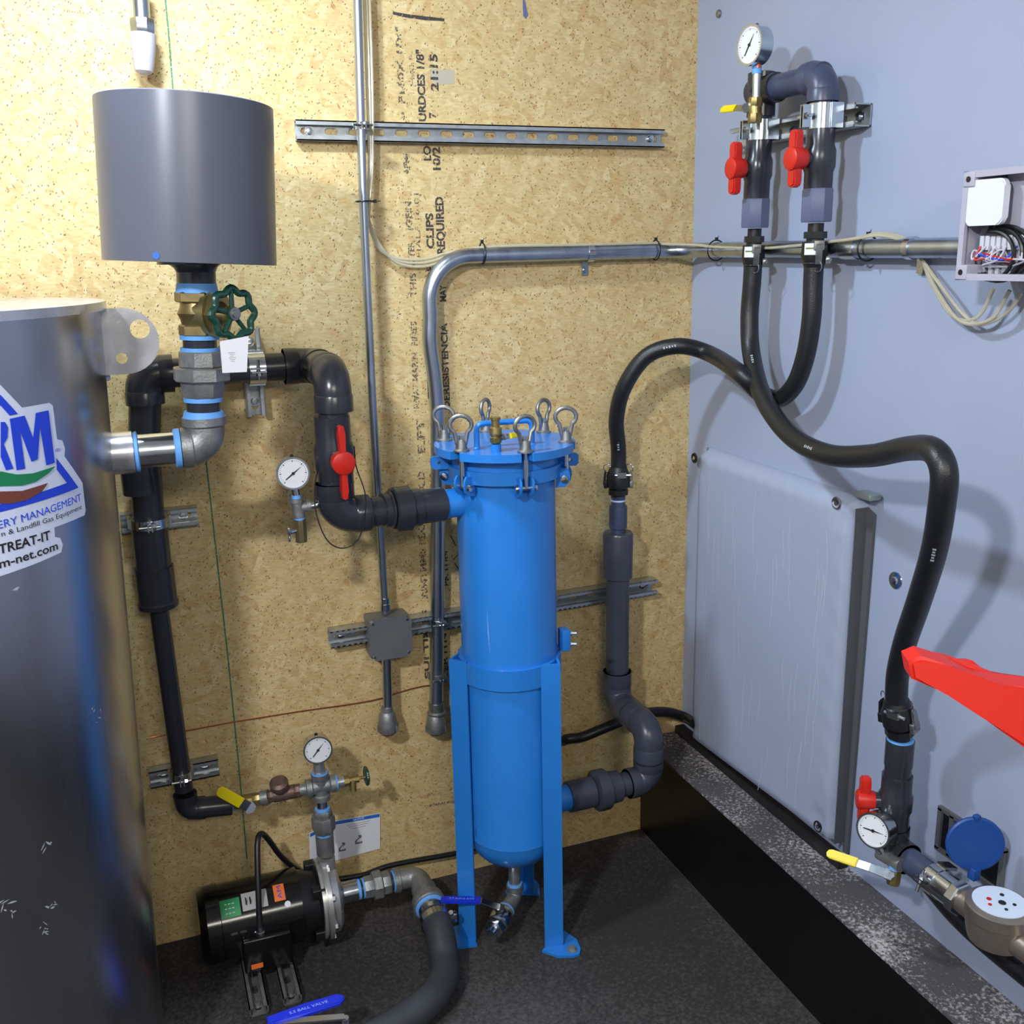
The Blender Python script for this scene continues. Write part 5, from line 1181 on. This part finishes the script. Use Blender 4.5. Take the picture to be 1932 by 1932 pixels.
b = B(); hcx = V((xq+.055, yQ, cz+.002)); pts = [hcx+(YA*cos(a)+ZA*sin(a))*(.018*(1+.07*cos(6*a))) for a in [2*pi*k/36 for k in range(36)]]; tube(b, pts, .0045, 8, closed=True); lathe(b, hcx-XA*.003, XA, [(0, .014), (.006, .014)], 14); obj('drain_knob', b, GREEN, dt, 'small green round knob')
# line from left pipe: ball valve, coupling, bronze check valve
lvv = thing('ball_valve', e1, 'small brass ball valve with long yellow lever above the pump', 'valve')
cE = V((xo-.034, yQ, cz)); lnd = (cE-e1)
def on(t_): return e1+lnd*t_
def hseg(parent, name, t0, t1, r, m_, seg=20):
    b = B()
    if seg <= 8: hexnut(b, on(t0), on(t1)-on(t0), r, (on(t1)-on(t0)).length, seg)
    else: cyl(b, on(t0), on(t1), r, seg=seg)
    return obj(name, b, m_, parent)
hseg(lvv, 'sealant_ring', -.02, .04, .014, TAPE); hseg(lvv, 'valve_end', .04, .16, .0145, BRASS, 8); vbod = hseg(lvv, 'valve_body', .15, .30, .0165, BRASS); hseg(lvv, 'valve_end', .29, .40, .015, BRASS, 8)
vp = on(.22)+V((0, -.022, -.004)); tipy = W(388, 1477, dQ+.04)
lever(vbod, vp, V((.1, -.95, .3)), (tipy-vp).normalized(), .118, .024, YEL, off=.004, sleeve=.74); b = B(); cyl(b, on(.22), vp, .006, seg=12); obj('stem', b, CHROME, lvv)
ck = thing('check_valve', on(.6), 'reddish bronze check valve with round cap beside the cross', 'valve')
hseg(ck, 'coupling', .40, .50, .0175, GALVD); hseg(ck, 'hex_end', .50, .58, .015, BRONZE, 8); hseg(ck, 'body', .57, .86, .0165, BRONZE); hseg(ck, 'hex_end', .85, .93, .0155, BRONZE, 8); hseg(ck, 'nipple', .93, 1.02, .0135, GALVD)
b = B(); cpos = on(.68)+V((-.004, -.004, .012)); lathe(b, cpos, V((-.12, -.35, .9)), [(0, .014), (.012, .016), (.014, .0215), (.028, .0215), (.034, .014), (.035, 0)], 24); obj('cap', b, BRONZE, ck)
# notice label on the wall
nb = [W(630, 1549, .003), W(717, 1534, .003), W(717, 1601, .003), W(628, 1625, .003), W(585, 1640, .003), W(583, 1572, .003)]
nt = thing('notice_sheet', W(628, 1625, .003), 'white notice with blue header strip taped to the board behind the pump outlet', 'notice')
b = B(); slab(b, [nb[5], nb[0], nb[1], nb[2], nb[3], nb[4]], -YA, .0006); obj('paper', b, WHITE, nt)
b = B(); slab(b, [p-V((0, .0008, 0)) for p in (W(630, 1550, .003), W(716, 1535, .003), W(716, 1541, .003), W(630, 1556, .003), W(585, 1579, .003), W(585, 1573, .003))], -YA, .0003); obj('header_strip', b, LABB, nt)
text_obj('lettering', 'NOTICE', W(667, 1548.5, .0048), W(687, 1544, .0048), .0038, -YA, WHITE, nt, .02)
b = B()
for k in range(3): p = W(676, 1553+4*k, .0042); box(b, p+XA*.0, (.06-.01*k, .0003, .0011))
obj('fine_print', b, MATS['faint_print'], nt)
def icon(cx_, cy_, s):
    b = B(); c_ = W(cx_, cy_, .0044)
    for pl in ([(-.2, .9), (.3, .9), (.5, .6), (.3, .3), (-.1, .2), (-.5, -.2), (-.5, -.5), (.1, -.5), (.5, -.4), (.5, -.8), (-.8, -.8), (-.8, -.1), (0, .5)], ): slab(b, [c_+V((x*s, 0, y*s)) for x, y in pl], -YA, .0003)
    obj('pictogram', b, mat('grey_print', (110, 110, 116)), nt)
icon(678, 1584, .014); icon(647, 1598, .014)
# suction side: coupling, union, elbow, reducer, barb
su = thing('suction_fittings', W(700, 1690, dQ), 'galvanized coupling, union and elbow on the pump suction side', 'pipe fittings')
zS = zM+.0; xS = xB_+.045
def X_(px): return W(px, 1672, dQ).x
def sseg(name, x0_, x1_, r, m_, seg=24, r2=None):
    b = B()
    if seg <= 8: hexnut(b, V((x0_, yQ, zS)), XA, r, x1_-x0_, seg)
    else: cyl(b, (x0_, yQ, zS), (x1_, yQ, zS), r, r2, seg=seg)
    return obj(name, b, m_, su)
sseg('coupling', xS, X_(673), .026, CHROME); sseg('sealant_ring', X_(673), X_(679), .0245, TAPE); sseg('nipple', X_(678), X_(684), .021, PVC); sseg('sealant_ring', X_(683), X_(688), .0245, TAPE)
sseg('union', X_(686), X_(706), .028, GALVD, 8); sseg('union_nut', X_(703), X_(720), .0355, GALVD, 8); sseg('union', X_(719), X_(736), .029, GALVD, 8); sseg('nipple', X_(735), X_(743), .021, PVC); sseg('sealant_ring', X_(741), X_(748), .0265, TAPE)
ec = V((X_(790), yQ, zS)); hd_ = V((.02, -1, -.0)).normalized(); hd_ = (F(820, 1745, .075)-ec); hd_.z = hd_.z*.5; hd_.normalize()
b = B(); tube(b, fillet([V((X_(745), yQ, zS)), ec, ec+hd_*.055], .028, 10), .0255, 24); lathe(b, (X_(743), yQ, zS), XA, [(0, .030), (.014, .030), (.016, .0255)], 24); lathe(b, ec+hd_*.062, -hd_, [(0, .030), (.014, .030), (.016, .0255)], 24); obj('elbow', b, GALVD, su)
b = B(); lathe(b, ec+hd_*.058, hd_, [(0, .027), (.02, .028), (.028, .038), (.052, .041), (.056, .039)], 28); obj('reducer', b, GALVD, su)
b = B(); lathe(b, ec+hd_*.112, hd_, [(0, .037), (.008, .034)], 28); obj('sealant_ring', b, TAPE, su)
bb = ec+hd_*.116
b = B(); lathe(b, bb, hd_, [(0, .031), (.014, .031), (.018, .029), (.05, .028)], 28); obj('hose_barb', b, CHROME, su)
hs = bb+hd_*.028
ho = hose('suction_hose', [hs, hs+hd_*.05, F(838, 1812, .055), F(838, 1846, .05), F(812, 1886, .048), F(760, 1925, .046), F(690, 1965, .045), F(590, 2010, .045)], 'thick grey suction hose curving over the floor from the pump', r=.034, m=HOSEG)
b = B(); c_ = hs+hd_*.018; lathe(b, c_-hd_*.009, hd_, [(0, .034), (0, .0375), (.018, .0375), (.018, .034)], 28); cyl(b, c_+V((.036, -.006, .018)), c_+V((.05, .012, -.02)), .006, seg=10); box(b, c_+V((.042, 0, .004)), (.018, .016, .014), bev=.002); obj('hose_clamp', b, CHROME, ho)
# ball valve at bottom edge
bl = thing('floor_valve', F(600, 1975, .06), 'blue-levered ball valve on the floor at the bottom edge', 'valve')
vA = F(655, 1975, .06); 
b = B(); vd = V((1, -.15, 0)).normalized(); lathe(b, vA-vd*.05, vd, [(0, .028), (.02, .028), (.024, .034), (.07, .034), (.074, .028), (.1, .028)], 24); obj('valve_body', b, CHROME, bl)
sp0 = F(648, 1938, .11); sp1 = F(520, 1924, .13); tipL = F(646, 1890, .13)
l0 = F(505, 1932, .13); l1 = F(650, 1886, .13); dl_ = (l1-l0).normalized()
qs = dl_.cross(ZA).normalized(); b = B(); Lh = (l1-l0).length; wv = .0145
pts = [(0, -wv*.8), (Lh*.5, -wv), (Lh-.012, -wv), (Lh-.003, -wv*.5), (Lh, 0), (Lh-.003, wv*.5), (Lh-.012, wv), (Lh*.5, wv), (0, wv*.8)]
slab(b, [l0+dl_*x+qs*y for x, y in pts], ZA, .009, .002); obj('lever_sleeve', b, BVIN, bl, 'blue vinyl lever sleeve')
text_obj('lettering', 'S.S BALL VALVE', l0+dl_*Lh*.28+ZA*.0096+qs*.004, l0+dl_*Lh*.78+ZA*.0096+qs*.004, .0075, ZA, MATS['pale_print'], bl, .01)
b = B(); cyl(b, vA, V((vA.x, vA.y, .13)), .008, seg=12); slab(b, [V((vA.x, vA.y, .13))+qs*.008, V((vA.x, vA.y, .13))-qs*.008, l0-qs*.008, l0+qs*.008], ZA, .004); obj('stem', b, CHROME, bl)

# short black hose by the corner
h0 = [W(1062, 1398, .012), W(1072, 1394, .035), W(1100, 1390, .04), W(1135, 1376, .045), W(1170, 1362, .045), W(1215, 1346, .04), W(1255, 1343, .035), W(1290, 1352, .03), R(1310, 1365, .02)]
hose('drain_hose', h0, 'short black hose running behind the grey riser to the corner', r=.0135)

# ceiling lamps that light the room; the rear one is an added fill
for nm, lc_, sz, lb, em in (('ceiling_lamp', (.02, -.58), .16, 'small square ceiling lamp close to the board wall', 1), ('ceiling_lamp', (-.88, -2.2), .22, 'ceiling lamp above and left of the viewer', 1), ('ceiling_lamp', (.2, -3.4), .5, 'added fill lamp, unseen at the rear of the room', 1)):
    zz = 2.43 if sz == .16 else 2.452
    t = thing(nm, (lc_[0], lc_[1], ZC-.002), lb, 'lamp', 'ceiling lamps')
    b = B(); box(b, (lc_[0], lc_[1], ZC-.004), (sz+.05, sz+.05, .006)); obj('lamp_housing', b, CEIL, t)
